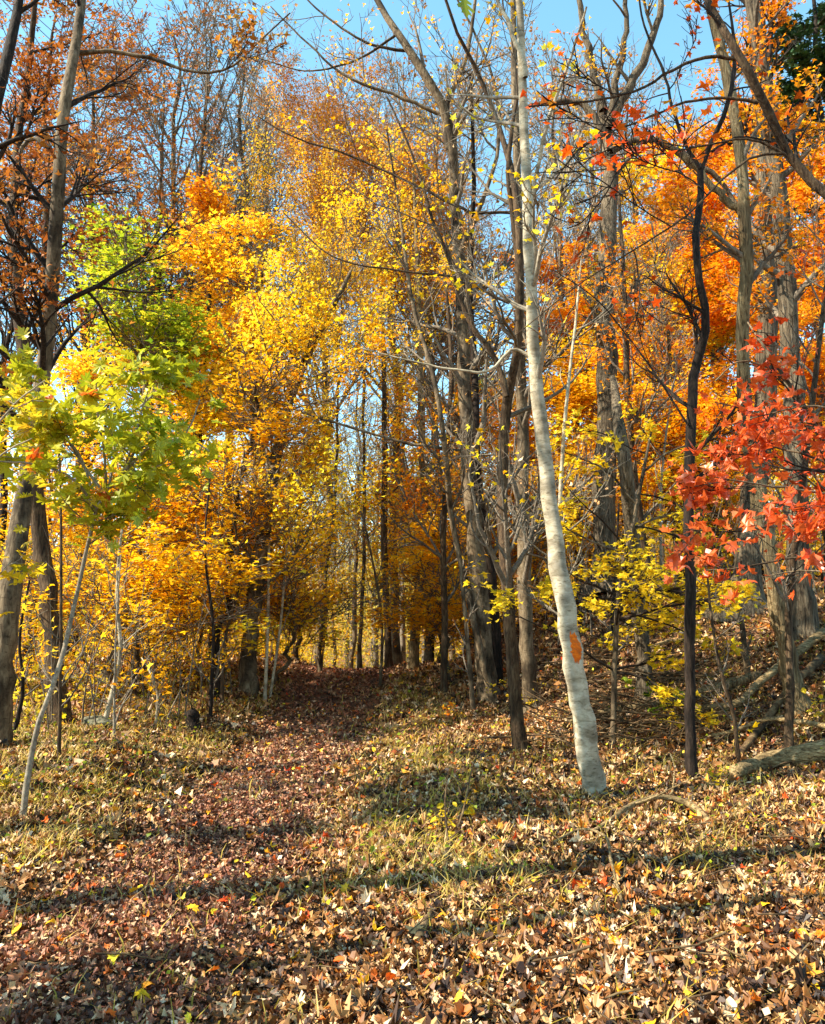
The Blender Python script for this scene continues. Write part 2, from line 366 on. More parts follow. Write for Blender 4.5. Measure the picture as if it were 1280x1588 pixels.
# ---------------------------------------------------------------- procedural trees in the round
def tree_parts(trunk, rad, rng, n=(16, 90, 500), f=(0.42, 0.5, 0.55), t0=0.3, ang=(35, 65), up=(0.10, 0.06, 0.02), flat=0.0,
               sides=(10, 6, 4, 3), nleaf=4000, leaf=0.1, tmpl=DIAMOND, spread=0.09, tilt=0.6, seed=0, grad=0.0, extra=None, wobble=0.13, taper=0.6,
               rs=0.5, rmin=0.003, rough=0.03, tonebias=0.0, tonevar=0.25, curl=0.25, l0=0.3, gapscale=1.4, gap=2.1):
    """trunk (K,3) rad (K,) local coordinates -> (trunk parts, branch parts, crown part)"""
    P0 = trunk[None]; R0 = rad[None]
    tr = [tubes(P0, R0, sides[0], rng, rough)]
    Vt = tr[0][0].reshape(len(trunk), sides[0], 3); ang_ = np.arange(sides[0]) * 2 * pi / sides[0]
    h_ = np.maximum(trunk[:, 2], 0)[:, None]
    lobe = 1 + np.exp(-h_ / (0.9 * rad[0] + 0.05)) * (0.38 * np.maximum(0, np.cos((3 + seed % 3) * ang_[None] + seed)) - 0.05)
    Vt[..., :2] = trunk[:, None, :2] + (Vt[..., :2] - trunk[:, None, :2]) * lobe[..., None]
    src = [(P0, R0)]
    if extra:
        for e in extra: src.append((e[0][None], e[1][None]))
    L1 = []
    tot = sum(np.linalg.norm(np.diff(s[0][0], axis=0), axis=1).sum() for s in src)
    for j, (p, r) in enumerate(src):
        ln = np.linalg.norm(np.diff(p[0], axis=0), axis=1).sum()
        k = max(1, int(round(n[0] * ln / tot)))
        if j > 0: ff = max(f[0] * 1.3, 0.5)
        else: ff = f[0]
        L1.append(sprout(p, r, k, rng, t0 if j == 0 else 0.15, 0.99, ff, ang, up[0], wobble, 7, rs, rmin * 1.5, taper, flat=flat))
    P1 = np.concatenate([a[0] for a in L1]); R1 = np.concatenate([a[1] for a in L1])
    P2, R2 = sprout(P1, R1, n[1], rng, 0.2, 1.0, f[1], (28, 60), up[1], wobble, 6, 0.6, rmin * 1.2, 0.5, flat=flat)
    P3, R3 = sprout(P2, R2, n[2], rng, 0.15, 1.0, f[2], (25, 60), up[2], wobble, 4, 0.6, rmin, 0.4, flat=flat)
    br = [tubes(P1, R1, sides[1]), tubes(P2, R2, sides[2]), tubes(P3, R3, sides[3])]
    cr = None
    if nleaf:
        n2 = int(nleaf * 0.3)
        pos = np.concatenate([leaf_points(P2, n2, rng, l0, spread), leaf_points(P3, nleaf - n2, rng, 0.1, spread)])
        zz = pos[:, 2]; zr = (zz - zz.min()) / max(1e-3, np.ptp(zz))
        keep = (gap * clump(pos, seed * 1.3, gapscale) + rng.random(len(pos)) * 1.3) > 0.3
        pos = pos[keep]; zr = zr[keep]
        tone = np.clip(0.5 + tonebias + tonevar * clump(pos, seed, 0.7) + 0.17 * rng.standard_normal(len(pos)) + grad * (zr - 0.5), 0.01, 0.99)
        cr = [leaves(pos, leaf * rng.uniform(0.7, 1.25, len(pos)), rng, tmpl, tilt, curl, tone)]
    return tr, br, cr

def add_tree(name, label, cat, loc, tr, br, cr, bark, twig, leafm, group=None, trunk_smooth=True, limbs=None, crown_name='crown'):
    t = thing(name, label, cat, loc, group)
    obj('trunk', mesh_from('trunk', tr, [bark], True), t)
    for lm in (limbs or []):
        obj('limb', mesh_from('limb', [lm], [bark], True), t)
    obj('branches', mesh_from('branches', br, [twig], True), t)
    if cr: obj(crown_name, mesh_from(crown_name, cr, [leafm], False), t)
    return t

BASES = []
def px_tree(name, label, cat, pts, widths, bark, twig, leafm=None, Y=None, group=None, K=26, seed=0, flare=1.22, drift=0.5, limbs=(), bury=0.15, rough=0.035, sides=14, crown_name='crown', **kw):
    """a tree whose trunk passes through given picture points at its own distance"""
    rng = np.random.default_rng(seed + 17)
    if Y is None:
        base = ground_at(*pts[0]); Y = base[1]
    else:
        b = px(pts[0][0], pts[0][1], Y); base = np.array([b[0], Y, float(H(b[0], Y))])
    w = []
    for i, (u, v) in enumerate(pts):
        p = base.copy() if i == 0 else px(u, v, Y + drift * sin(1.3 * i + seed) * min(1, i / 3))
        w.append(p)
    w = np.array(w); rad = np.array(widths, float) / 2 * Y / FPX * (1.02 if widths[0] < 12 or 'pale smooth' in label else 0.92)
    P = resample(np.hstack([w, rad[:, None]]), K, 1.7); R = np.maximum(P[:, 3], 0.004); P = P[:, :3] - base
    hh = P[:, 2]; R = R * (1 + (flare - 1) * np.exp(-np.maximum(hh, 0) / 0.16)) * (1 + 0.045 * np.sin(hh * 5.3 + seed) * np.sin(hh * 2.1 + seed))
    P[0, 2] -= bury
    P[1:-1] += rng.standard_normal((K - 2, 3)) * R[1:-1, None] * 0.10
    ex = []; lm = []
    for lp, lw in limbs:
        dy = [q[2] if len(q) > 2 else 0 for q in lp]
        q = np.array([px(a[0], a[1], Y + d) for a, d in zip(lp, dy)]) - base
        rr = np.linspace(lw[0], lw[1], len(lp)) / 2 * Y / FPX
        Q = resample(np.hstack([q, rr[:, None]]), 20)
        Q[1:-1, :3] += rng.standard_normal((18, 3)) * np.maximum(Q[1:-1, 3:], .004) * 0.28
        ex.append((Q[:, :3], np.maximum(Q[:, 3], 0.003)))
        lm.append(tubes(Q[None, :, :3], np.maximum(Q[None, :, 3], 0.003), 8, rng, 0.03))
    tr, br, cr = tree_parts(P, R, rng, seed=seed, extra=ex, sides=(sides, 6, 4, 3), rough=rough, **kw)
    t = add_tree(name, label, cat, base, tr, br, cr, bark, twig, leafm, group, limbs=lm, crown_name=crown_name)
    BASES.append((base, R[0]))
    return t, P + base, R

BARE = dict(nleaf=0)

# ---- the pale leaning tree with the orange blaze
wt, WP, WR = px_tree('pale_tree', 'pale smooth leaning trunk with an orange paint blaze, right of the path', 'tree',
    [(925, 1238), (906, 1130), (885, 985), (862, 850), (845, 720), (830, 560), (822, 400), (818, 300), (812, 180), (808, 60), (800, -80), (790, -300)],
    [30, 32, 30, 26, 23, 20, 18, 17, 15, 13, 11, 6], M['bark_pale'], M['twig_pale'], M['yellow'], K=44, seed=3, drift=0.10, rough=0.02, flare=1.25, sides=20,
    n=(20, 110, 420), f=(0.2, 0.55, 0.6), t0=0.55, ang=(30, 65), nleaf=260, leaf=0.085, tmpl=MAPLES, tonebias=0.15, 
    limbs=[([(828, 560), (800, 540), (760, 575), (700, 572), (640, 560), (560, 540)], (7, 2)),
           ([(815, 120), (800, 60), (775, 10), (750, -60)], (9, 5)),
           ([(820, 330, 0), (850, 190, -.3), (885, 90, -.6), (910, 10, -.9)], (7, 3))])
# blaze: a painted patch a few millimetres proud of the bark, facing the camera
def blaze():
    zc = px(889, 1004, WP[0, 1])[2]
    rng = np.random.default_rng(5); nu, nv = 9, 18; V = []
    for j in range(nv):
        z = zc - 0.14 + 0.28 * j / (nv - 1)
        c = np.array([np.interp(z, WP[:, 2], WP[:, k]) for k in range(3)]); r = np.interp(z, WP[:, 2], WR) + 0.005
        e = sin(pi * (j + 0.4) / nv) ** 0.35
        for i in range(nu):
            a = radians(-78) + radians(29) * e * ((i / (nu - 1)) * 2 - 1) * (1 + 0.25 * rng.standard_normal() * (i in (0, nu - 1)))
            V.append(c + r * np.array([cos(a), sin(a), 0]) + [0, 0, 0.012 * rng.standard_normal() * (j in (0, nv - 1))])
    V = np.array(V); i = (np.arange(nv - 1)[:, None] * nu + np.arange(nu - 1)).ravel()
    F = np.stack([i, i + 1, i + nu + 1, i + nu], -1)
    o = obj('paint_blaze', mesh_from('paint_blaze', [(V - np.array(wt.location), F)], [M['blaze']], True), wt)
    o['label'] = 'orange rectangle of trail blaze paint'
blaze()

# ---- trunks on the left
px_tree('tall_tree', 'tall grey trunk at the left edge, rising past the green oak leaves', 'tree',
    [(-8, 1200), (12, 950), (40, 760), (70, 560), (88, 330), (98, 180), (122, 40), (134, -100), (140, -260)], [42, 36, 31, 26, 22, 20, 17, 14, 8],
    M['bark_grey'], M['twig_dark'], M['rust'], Y=9.6, K=36, seed=11, drift=0.3, n=(18, 150, 800), f=(0.24, 0.55, 0.55), t0=0.52, nleaf=1700, leaf=0.10, tmpl=SPRAY, tonebias=0.1,
    limbs=[([(108, 85), (180, 80), (250, 95), (300, 112), (350, 108), (405, 62), (450, 20)], (8, 2)),
           ([(78, 230), (50, 215), (20, 260), (-20, 290)], (9, 4))])
px_tree('dark_tree', 'dark trunk standing just behind the tall grey one at the left edge', 'tree',
    [(96, 1128), (80, 980), (62, 820), (48, 700), (34, 520), (20, 400), (28, 230), (45, 100), (60, -60)], [34, 30, 27, 24, 21, 18, 15, 12, 7],
    M['bark_brown'], M['twig_dark'], M['rust'], Y=12.0, K=30, seed=12, drift=0.3, n=(16, 120, 700), f=(0.25, 0.5, 0.55), t0=0.5, nleaf=2600, leaf=0.10, tmpl=SPRAY)
px_tree('leaning_tree', 'dark leaning trunk cutting the top left corner', 'tree',
    [(-150, 1240), (-110, 900), (-60, 500), (-20, 230), (8, 110), (30, 0), (50, -120)], [34, 30, 26, 22, 19, 16, 10],
    M['bark_dark'], M['twig_dark'], M['rust'], Y=8.2, K=26, seed=13, drift=0.2, n=(10, 90, 420), f=(0.2, 0.5, 0.55), t0=0.6, nleaf=1000, leaf=0.10, tmpl=SPRAY, tonebias=0.05)

# ---- trunks in the middle
px_tree('grey_tree', 'thick grey trunk in the cluster right of the path, its crown leaning left over it', 'tree',
    [(757, 1088), (745, 940), (732, 780), (722, 620), (716, 460), (706, 320), (694, 180), (650, 100), (595, 20), (560, -50)], [34, 29, 27, 24, 21, 19, 17, 15, 12, 8],
    M['bark_grey'], M['twig'], M['gold'], K=34, seed=21, drift=0.3, n=(36, 190, 800), f=(0.22, 0.55, 0.55), t0=0.35, nleaf=1000, leaf=0.09, tmpl=SPRAY,
    limbs=[([(700, 240), (690, 170), (720, 100), (735, 20), (740, -60)], (11, 4)), ([(690, 180), (620, 150), (540, 120), (470, 60), (420, 10)], (7, 2)), ([(640, 80), (580, 70), (500, 20), (440, -40)], (6, 2)), ([(620, 50), (560, 90), (480, 110), (400, 90)], (5, 1.5)),
           ([(712, 400), (740, 330), (770, 250), (772, 150), (740, 60), (700, -20)], (9, 3)),
           ([(728, 700), (650, 690), (560, 668), (470, 640), (400, 612)], (6, 2))])
px_tree('brown_tree', 'slim brown forked trunk left of the pale leaning tree', 'tree',
    [(808, 1172), (796, 1040), (786, 900), (779, 760), (788, 620), (802, 540), (806, 400), (798, 290), (775, 200), (740, 110), (700, 30), (680, -60)], [24, 21, 20, 19, 18, 14, 13, 12, 10, 8, 6, 4],
    M['bark_brown'], M['twig'], M['yellow'], K=40, seed=22, drift=0.35, n=(20, 110, 420), f=(0.20, 0.55, 0.6), t0=0.35, nleaf=380, leaf=0.085, tmpl=MAPLES,
    limbs=[([(786, 615), (770, 560), (745, 525), (720, 480), (700, 410), (672, 340), (640, 240), (600, 150)], (11, 3)),
           ([(800, 330), (740, 330), (650, 290), (540, 240), (440, 205), (400, 180)], (6, 2)),
           ([(790, 470), (700, 430), (620, 420), (520, 400), (440, 330)], (5, 2)),
           ([(804, 420), (790, 250), (805, 120), (800, -40)], (9, 4))])
px_tree('grey_tree', 'straight grey trunk between the brown forked and the pale leaning trunks', 'tree',
    [(826, 1104), (815, 960), (812, 800), (810, 660), (806, 560), (806, 400), (800, 200), (796, 0), (790, -150)], [26, 23, 22, 21, 19, 16, 13, 10, 6],
    M['bark_grey'], M['twig'], M['tanleaf'], K=30, seed=23, drift=0.3, n=(18, 140, 600), f=(0.22, 0.55, 0.55), t0=0.3, nleaf=700, leaf=0.09, tmpl=SPRAY, tonebias=0.15)
px_tree('slim_tree', 'slim leaning stem crossing low in front of the grey trunk cluster', 'tree',
    [(768, 1095), (745, 1010), (722, 900), (700, 800), (692, 700), (676, 600), (640, 470), (620, 330), (600, 200)], [14, 12, 11, 10, 9, 8, 7, 5, 3],
    M['bark_grey'], M['twig'], M['gold'], K=24, seed=24, n=(14, 80, 320), f=(0.25, 0.5, 0.55), t0=0.4, nleaf=500, leaf=0.09, tmpl=SPRAY)
px_tree('dark_tree', 'dark trunk right of the path crest with light left side', 'tree',
    [(640, 1048), (648, 940), (658, 820), (655, 700), (652, 560), (648, 420), (640, 250)], [17, 16, 14, 13, 11, 8, 5],
    M['bark_shag'], M['twig'], M['gold'], Y=19.5, K=22, seed=25, n=(18, 110, 600), f=(0.26, 0.5, 0.55), t0=0.35, nleaf=2500, leaf=0.10, tmpl=SPRAY)
px_tree('dark_tree', 'narrow dark trunk standing at the right rim of the path crest', 'tree',
    [(604, 1046), (600, 950), (596, 820), (597, 680), (594, 520), (590, 380)], [12, 11, 11, 9, 7, 5],
    M['bark_brown'], M['twig'], M['gold'], Y=21, K=20, seed=26, n=(16, 90, 400), f=(0.22, 0.5, 0.55), t0=0.3, rs=0.3, nleaf=3200, leaf=0.10, tmpl=SPRAY)
px_tree('slim_tree', 'slim brown trunk with pale foot between crest and grey cluster', 'tree',
    [(688, 1060), (690, 980), (688, 850), (694, 700), (700, 560), (690, 420)], [11, 10, 9, 8, 7, 4],
    M['bark_brown'], M['twig'], M['orange'], Y=16, K=18, seed=27, n=(14, 90, 400), f=(0.28, 0.5, 0.55), t0=0.35, nleaf=1800, leaf=0.10, tmpl=SPRAY)
px_tree('slim_tree', 'slim dark trunk close behind the thick grey trunk', 'tree',
    [(772, 1060), (764, 900), (742, 760), (738, 600), (728, 450), (735, 300), (730, 120)], [18, 16, 14, 13, 11, 8, 5],
    M['bark_dark'], M['twig'], None, Y=15.5, K=20, seed=28, n=(18, 120, 500), f=(0.25, 0.5, 0.55), t0=0.35, **BARE)
px_tree('white_sapling', 'short white sapling hugging the foot of the pale leaning trunk', 'sapling',
    [(899, 1166), (893, 1110), (886, 1040), (880, 930), (868, 820), (872, 720), (880, 610), (893, 500), (902, 400)], [11, 9, 8, 7, 7, 6, 5, 4, 2],
    M['bark_pale'], M['twig_pale'], M['tanleaf'], K=22, seed=29, drift=.15, n=(12, 60, 160), f=(0.22, 0.5, 0.5), t0=0.4, nleaf=40, leaf=0.07, rmin=0.002, Y=10.8)

# ---- trunks on the right
px_tree('big_tree', 'big furrowed grey trunk with flared foot on the bank, forking high up', 'tree',
    [(948, 985), (940, 880), (938, 740), (942, 600), (938, 470), (946, 330), (944, 230), (930, 150)], [60, 44, 40, 37, 33, 29, 26, 18],
    M['bark_furrow'], M['twig'], M['gold'], Y=16.5, K=30, seed=31, drift=.3, flare=1.7, n=(16, 90, 460), f=(0.22, 0.55, 0.55), t0=0.6, nleaf=900, leaf=0.09, tmpl=SPRAY,
    limbs=[([(936, 170), (918, 110), (905, 40), (890, -60)], (16, 8)), ([(944, 200), (955, 130), (970, 60), (968, -60)], (14, 7)),
           ([(946, 190), (985, 120), (1015, 50), (1035, -40)], (18, 9)), ([(940, 210), (900, 160), (850, 158), (760, 185)], (13, 5)),
           ([(946, 235), (1000, 215), (1060, 240), (1120, 285), (1150, 330)], (15, 6))])
px_tree('broken_snag', 'leaning dead snag with a broken top, on the bank beside the big furrowed trunk', 'dead tree',
    [(1004, 1088), (992, 960), (982, 840), (968, 720), (958, 640), (950, 585)], [28, 24, 23, 22, 17, 10],
    M['bark_furrow'], M['twig'], None, Y=12.2, K=20, seed=32, rough=0.07, n=(5, 12, 20), f=(0.12, 0.4, 0.4), t0=0.5, **BARE)
px_tree('crooked_tree', 'thin crooked near-black trunk right of the pale leaning tree', 'tree',
    [(1074, 1218), (1070, 1090), (1071, 960), (1068, 820), (1072, 660), (1080, 560), (1096, 508), (1084, 430), (1078, 375), (1088, 290), (1086, 258), (1110, 210), (1132, 150), (1140, 90), (1130, 0)],
    [19, 17, 18, 17, 17, 16, 15, 13, 12, 12, 11, 9, 8, 7, 4],
    M['bark_dark'], M['twig_dark'], M['redorange'], K=46, seed=33, drift=.12, rough=0.05, n=(16, 80, 260), f=(0.16, 0.55, 0.55), t0=0.42, nleaf=160, leaf=0.085, tmpl=MAPLES,
    limbs=[([(1086, 262), (1064, 225), (1045, 170), (1028, 110), (1000, 40), (985, -40)], (7, 3)),
           ([(1068, 660), (1030, 600), (980, 530), (920, 460), (860, 420)], (4, 1.5)),
           ([(1104, 235), (1140, 214), (1180, 216), (1230, 235)], (5, 2))])
px_tree('shaggy_tree', 'shaggy peeling tan trunk behind the red leaves, second from the right edge', 'tree',
    [(1240, 1086), (1214, 980), (1196, 880), (1172, 740), (1156, 640), (1152, 520), (1158, 400), (1150, 260), (1128, 120), (1100, 0), (1080, -100)], [34, 27, 25, 24, 23, 22, 21, 20, 18, 16, 10],
    M['bark_shag'], M['twig'], M['orange'], Y=10.6, K=36, seed=34, drift=.2, rough=0.09, n=(10, 60, 260), f=(0.18, 0.5, 0.55), t0=0.55, nleaf=1500, leaf=0.09, tmpl=SPRAY,
    limbs=[([(1150, 330), (1110, 295), (1070, 250), (1030, 222)], (14, 8))])
px_tree('grey_tree', 'thick pale grey trunk behind the red leaves near the right edge', 'tree',
    [(1250, 1035), (1240, 900), (1234, 720), (1228, 560), (1212, 350), (1194, 170), (1168, 10), (1150, -120)], [46, 38, 36, 33, 30, 26, 22, 14],
    M['bark_furrow'], M['twig'], M['orange'], Y=12.5, K=34, seed=35, drift=.2, n=(12, 80, 340), f=(0.18, 0.55, 0.55), t0=0.55, nleaf=2600, leaf=0.09, tmpl=SPRAY)
px_tree('big_tree', 'broadest trunk with a deeply furrowed foot, in shade below the red leaves', 'tree',
    [(1146, 1005), (1150, 920), (1168, 800), (1184, 660), (1190, 500), (1182, 330), (1180, 160), (1176, 0), (1170, -120)], [78, 58, 44, 38, 34, 30, 26, 22, 12],
    M['bark_furrow'], M['twig_dark'], M['orange'], Y=14.2, K=32, seed=36, drift=.2, flare=1.5, n=(12, 80, 380), f=(0.2, 0.55, 0.55), t0=0.55, nleaf=3200, leaf=0.09, tmpl=SPRAY)
px_tree('slim_tree', 'slim bare pole standing before the thick pale grey trunk', 'tree',
    [(1222, 1165), (1226, 1050), (1224, 930), (1236, 830), (1256, 660), (1274, 500), (1296, 330)], [15, 13, 12, 12, 10, 8, 5],
    M['bark_brown'], M['twig'], M['redorange'], Y=9.6, K=22, seed=37, drift=.2, n=(14, 80, 260), f=(0.22, 0.5, 0.55), t0=0.4, nleaf=200, leaf=0.09, tmpl=MAPLES)
px_tree('slim_tree', 'slim brown trunk behind the leaning snag', 'tree',
    [(1026, 1000), (1010, 900), (990, 780), (975, 640), (970, 480), (960, 300)], [15, 13, 12, 11, 9, 5],
    M['bark_brown'], M['twig'], M['orange'], Y=14.5, K=20, seed=38, n=(14, 90, 400), f=(0.25, 0.5, 0.55), t0=0.4, nleaf=1600, leaf=0.10, tmpl=SPRAY)
px_tree('arching_tree', 'arching branch tree reaching in over the top right corner with orange leaves', 'tree',
    [(1560, 1300), (1520, 900), (1450, 560), (1360, 390), (1290, 305), (1236, 262), (1200, 190), (1160, 110), (1118, 40), (1090, -20), (1070, -90)], [34, 32, 28, 22, 19, 17, 16, 15, 14, 11, 7],
    M['bark_brown'], M['twig_dark'], M['redorange'], Y=6.2, K=36, seed=39, drift=.15, n=(16, 90, 330), f=(0.15, 0.5, 0.55), t0=0.5, nleaf=420, leaf=0.085, tmpl=MAPLES, ang=(30, 70),
    limbs=[([(1176, 160), (1130, 152), (1060, 160), (1000, 185), (900, 230), (860, 280)], (6, 2)),
           ([(1150, 92), (1110, 88), (1050, 105), (990, 140), (900, 158), (820, 165)], (7, 3)),
           ([(1218, 240), (1160, 215), (1100, 225), (1020, 240), (940, 262), (830, 268)], (5, 1.5)),
           ([(1215, 238), (1180, 240), (1130, 270), (1070, 330), (980, 390), (900, 440), (800, 520)], (5, 1.5))])

# ---- leafy saplings close to the camera
px_tree('oak_sapling', 'thin pale oak sapling carrying large yellow-green leaves, a few turned orange', 'sapling',
    [(36, 1244), (58, 1130), (92, 1035), (120, 920), (140, 830), (158, 770), (190, 735), (215, 690)], [9, 8, 7, 6, 5.5, 5, 4, 3],
    M['twig_pale'], M['twig'], M['green'], Y=7.2, K=24, seed=41, drift=0.1, flare=1.1, n=(44, 140, 220), f=(0.22, 0.5, 0.5), t0=0.8, ang=(40, 80), flat=0.75, up=(0.0, 0.0, 0.0),
    nleaf=950, leaf=0.175, gap=0.6, gapscale=7, tonebias=0.16, tmpl=OAK, spread=0.11, tilt=0.6, curl=0.3, tonevar=0.3, rmin=0.0018, l0=0.1, wobble=0.10,
    limbs=[([(150, 790, 0), (110, 740, -.2), (50, 720, -.4), (-10, 715, -.5)], (5, 2)), ([(150, 790, 0), (120, 700, .2), (60, 650, .4), (10, 620, .5)], (4, 2)), ([(190, 740, 0), (250, 720, .1), (300, 650, .2), (310, 620, .3)], (4, 2)), ([(170, 755, 0), (190, 660, .1), (240, 610, .2), (280, 575, .3)], (5, 2)),
           ([(160, 765, 0), (110, 690, .3), (80, 630, .5), (50, 600, .7)], (5, 2)), ([(190, 735, 0), (240, 690, -.2), (290, 680, -.3), (325, 700, -.4)], (5, 2)),
           ([(165, 760, 0), (160, 690, -.3), (150, 630, -.5), (150, 590, -.6)], (5, 2)),
           ([(190, 740, 0), (220, 640, 0), (235, 590, 0)], (4, 2))])
px_tree('oak_sapling', 'small oak spray at the left edge with duller yellow-green leaves', 'sapling',
    [(-130, 1330), (-120, 1100), (-90, 880), (-60, 740), (-30, 660)], [12, 11, 9, 7, 4],
    M['bark_pale'], M['twig_pale'], M['lime'], Y=6.6, K=20, seed=42, drift=0.1, n=(16, 30, 80), f=(0.4, 0.5, 0.5), t0=0.6, flat=0.5,
    nleaf=320, leaf=0.16, tmpl=OAK, tilt=0.5, rmin=0.0018,
    limbs=[([(-60, 740), (-20, 680), (30, 620), (70, 590)], (5, 2)), ([(-80, 780), (-30, 740), (10, 700), (50, 680)], (5, 2))])
px_tree('maple_sapling', 'maple sapling with layered sprays of scarlet leaves at the right edge', 'sapling',
    [(1440, 1480), (1430, 1200), (1420, 980), (1415, 820), (1400, 680), (1390, 600)], [22, 19, 17, 14, 9, 5],
    M['bark_grey'], M['twig_dark'], M['red'], Y=5.6, K=22, seed=43, drift=0.05, n=(40, 150, 240), f=(0.2, 0.5, 0.5), t0=0.6, flat=0.95, up=(0, 0, 0), ang=(35, 70),
    nleaf=1200, leaf=0.08, gap=0.5, gapscale=7, tonebias=0.05, tmpl=MAPLE, spread=0.07, tilt=0.6, curl=0.6, rmin=0.0016, wobble=0.05, tonevar=0.4, l0=0.05,
    limbs=[([(1418, 870, 0), (1330, 860, .1), (1230, 865, .3), (1150, 880, .4), (1090, 885, .4)], (6, 1.5)),
           ([(1418, 830, 0), (1330, 820, -.2), (1220, 815, -.3), (1120, 825, -.3), (1060, 820, -.3)], (6, 1.5)),
           ([(1415, 780, 0), (1330, 740, .2), (1230, 700, .4), (1150, 690, .5), (1085, 700, .5)], (6, 1.5)),
           ([(1415, 760, 0), (1330, 770, -.3), (1240, 760, -.5), (1170, 750, -.6), (1110, 740, -.6)], (6, 1.5)),
           ([(1405, 700, 0), (1340, 660, 0), (1270, 630, .1), (1200, 640, .1), (1130, 660, .2)], (5, 1.5)),
           ([(1418, 860, 0), (1350, 880, .5), (1260, 870, .8), (1180, 860, 1.0)], (5, 1.5)), ([(1420, 920, 0), (1340, 900, 0), (1250, 885, .1), (1180, 895, .1)], (5, 1.5)), ([(1415, 780, 0), (1340, 790, .6), (1250, 780, .9), (1170, 790, 1.0)], (5, 1.5))])
px_tree('maple_sapling', 'slender maple with small dull red leaves above the scarlet sprays', 'sapling',
    [(1380, 1250), (1350, 1000), (1310, 800), (1260, 650), (1200, 560), (1160, 500)], [14, 12, 10, 8, 5, 3],
    M['bark_grey'], M['twig_dark'], M['red'], Y=7.4, K=20, seed=44, n=(14, 40, 90), f=(0.25, 0.45, 0.5), t0=0.55, flat=0.6, nleaf=260, leaf=0.12, tmpl=MAPLE, tilt=0.5, tonebias=-0.1,
    limbs=[([(1230, 600), (1190, 570), (1150, 560), (1110, 590)], (5, 2)), ([(1280, 700), (1200, 680), (1120, 690), (1060, 710)], (4, 1.5))])
px_tree('understory_maple', 'low spreading maple with lime-yellow leaves between the pale leaning and crooked trunks', 'sapling',
    [(948, 1090), (955, 1000), (962, 900), (985, 800), (1000, 720), (1010, 670)], [9, 8, 8, 6, 5, 3],
    M['bark_grey'], M['twig_dark'], M['lime'], Y=10.8, K=22, seed=45, drift=.1, n=(40, 200, 500), f=(0.55, 0.5, 0.5), t0=0.42, flat=0.8, up=(0.0, 0, 0), ang=(50, 85),
    nleaf=4600, leaf=0.088, tonebias=0.1, gapscale=4, tmpl=MAPLES, spread=0.05, tilt=0.4, rmin=0.002,
    limbs=[([(970, 860), (920, 840), (880, 820), (850, 790)], (4, 1.5)), ([(980, 820), (1030, 800), (1080, 790), (1120, 800)], (4, 1.5)),
           ([(985, 780), (940, 730), (900, 710), (870, 700)], (4, 1.5)), ([(1000, 730), (1040, 700), (1090, 690), (1120, 700)], (4, 1.5))])

# thin poles and whips on the left side of the path
thin = [
 ('slim pale twin-stemmed whip beside the path, its left stem', [(411, 1094), (416, 960), (417, 800), (412, 650), (405, 540)], 5.5, None, 'bark_pale'),
 ('slim pale leaning whip beside the path, right of its upright twin', [(418, 1090), (436, 960), (446, 840), (470, 700), (478, 600)], 4.5, None, 'bark_pale'),
 ('curved brown pole in front of the gold maple trunk', [(372, 1045), (384, 940), (388, 860), (408, 740), (418, 620)], 6, None, 'bark_brown'),
 ('pale forked sapling standing by the mossy stone', [(160, 1130), (178, 1060), (186, 1020), (182, 930), (186, 850), (200, 760)], 8, None, 'bark_pale'),
 ('thin upright pole just right of the pale forked sapling', [(177, 1148), (178, 1060), (181, 960), (188, 860)], 4, None, 'twig_pale'),
 ('straight thin brown pole between the two left dark trunks', [(92, 1180), (94, 1030), (95, 900), (94, 760), (90, 640)], 6, None, 'bark_brown'),
 ('short crooked white sapling near the black stump', [(241, 1130), (244, 1075), (232, 1040), (220, 1020)], 4, None, 'bark_pale'),
 ('thin dark pole behind the black stump', [(328, 1060), (330, 960), (318, 860), (326, 740)], 6, 13, 'bark_dark'),
 ('thin curving brown sapling left of the gold maple trunk', [(345, 1060), (350, 990), (372, 900), (365, 800), (380, 700)], 6, 14, 'bark_brown'),
 ('thin grey arching stem on the left rim of the crest', [(590, 1044), (592, 960), (580, 880), (562, 800), (540, 740)], 5, 17, 'bark_grey'),
 ('thin bare stem rising from the brush on the right bank', [(958, 1030), (950, 960), (955, 860), (960, 780)], 7, 13, 'bark_dark'),
 ('thin leaning twiggy stem right of the crooked trunk', [(1146, 1190), (1138, 1110), (1118, 1040), (1104, 960), (1096, 880)], 7, 9.6, 'bark_brown'),
 ('slim pale pole below the red leaves in front of the broadest trunk', [(1160, 1030), (1152, 980), (1146, 920), (1142, 850)], 10, 11.8, 'bark_grey'),
 ('pale thin pole between snag and crooked trunk', [(1028, 960), (1026, 880), (1024, 800), (1030, 700), (1050, 560)], 6, 16, 'twig_pale'),
 ('slim stem left of the fork of the brown trunk', [(735, 1070), (722, 960), (712, 860), (700, 790)], 8, 14, 'bark_grey'),
 ('dark thin stem rising at the far left edge', [(22, 1120), (36, 1060), (30, 1000), (46, 900)], 7, 10.5, 'bark_dark'),
]
for i, (lab, pts, wd, Y, bk) in enumerate(thin):
    n = len(pts); gold = pts[0][0] < 620
    px_tree('thin_sapling', lab, 'sapling', pts, list(np.linspace(wd, wd * 0.45, n)), M[bk], M['twig'] if 'pale' not in bk else M['twig_pale'], M['gold'] if gold else M['yellow'], Y=Y, K=18, seed=60 + i, drift=.1, flare=1.1,
            sides=7, n=(9, 30, 60), f=(0.3, 0.5, 0.5), t0=0.3, nleaf=70 if pts[0][0] < 700 else 25, leaf=0.08, tmpl=MAPLES, rmin=0.002, group='thin saplings among the trunks')

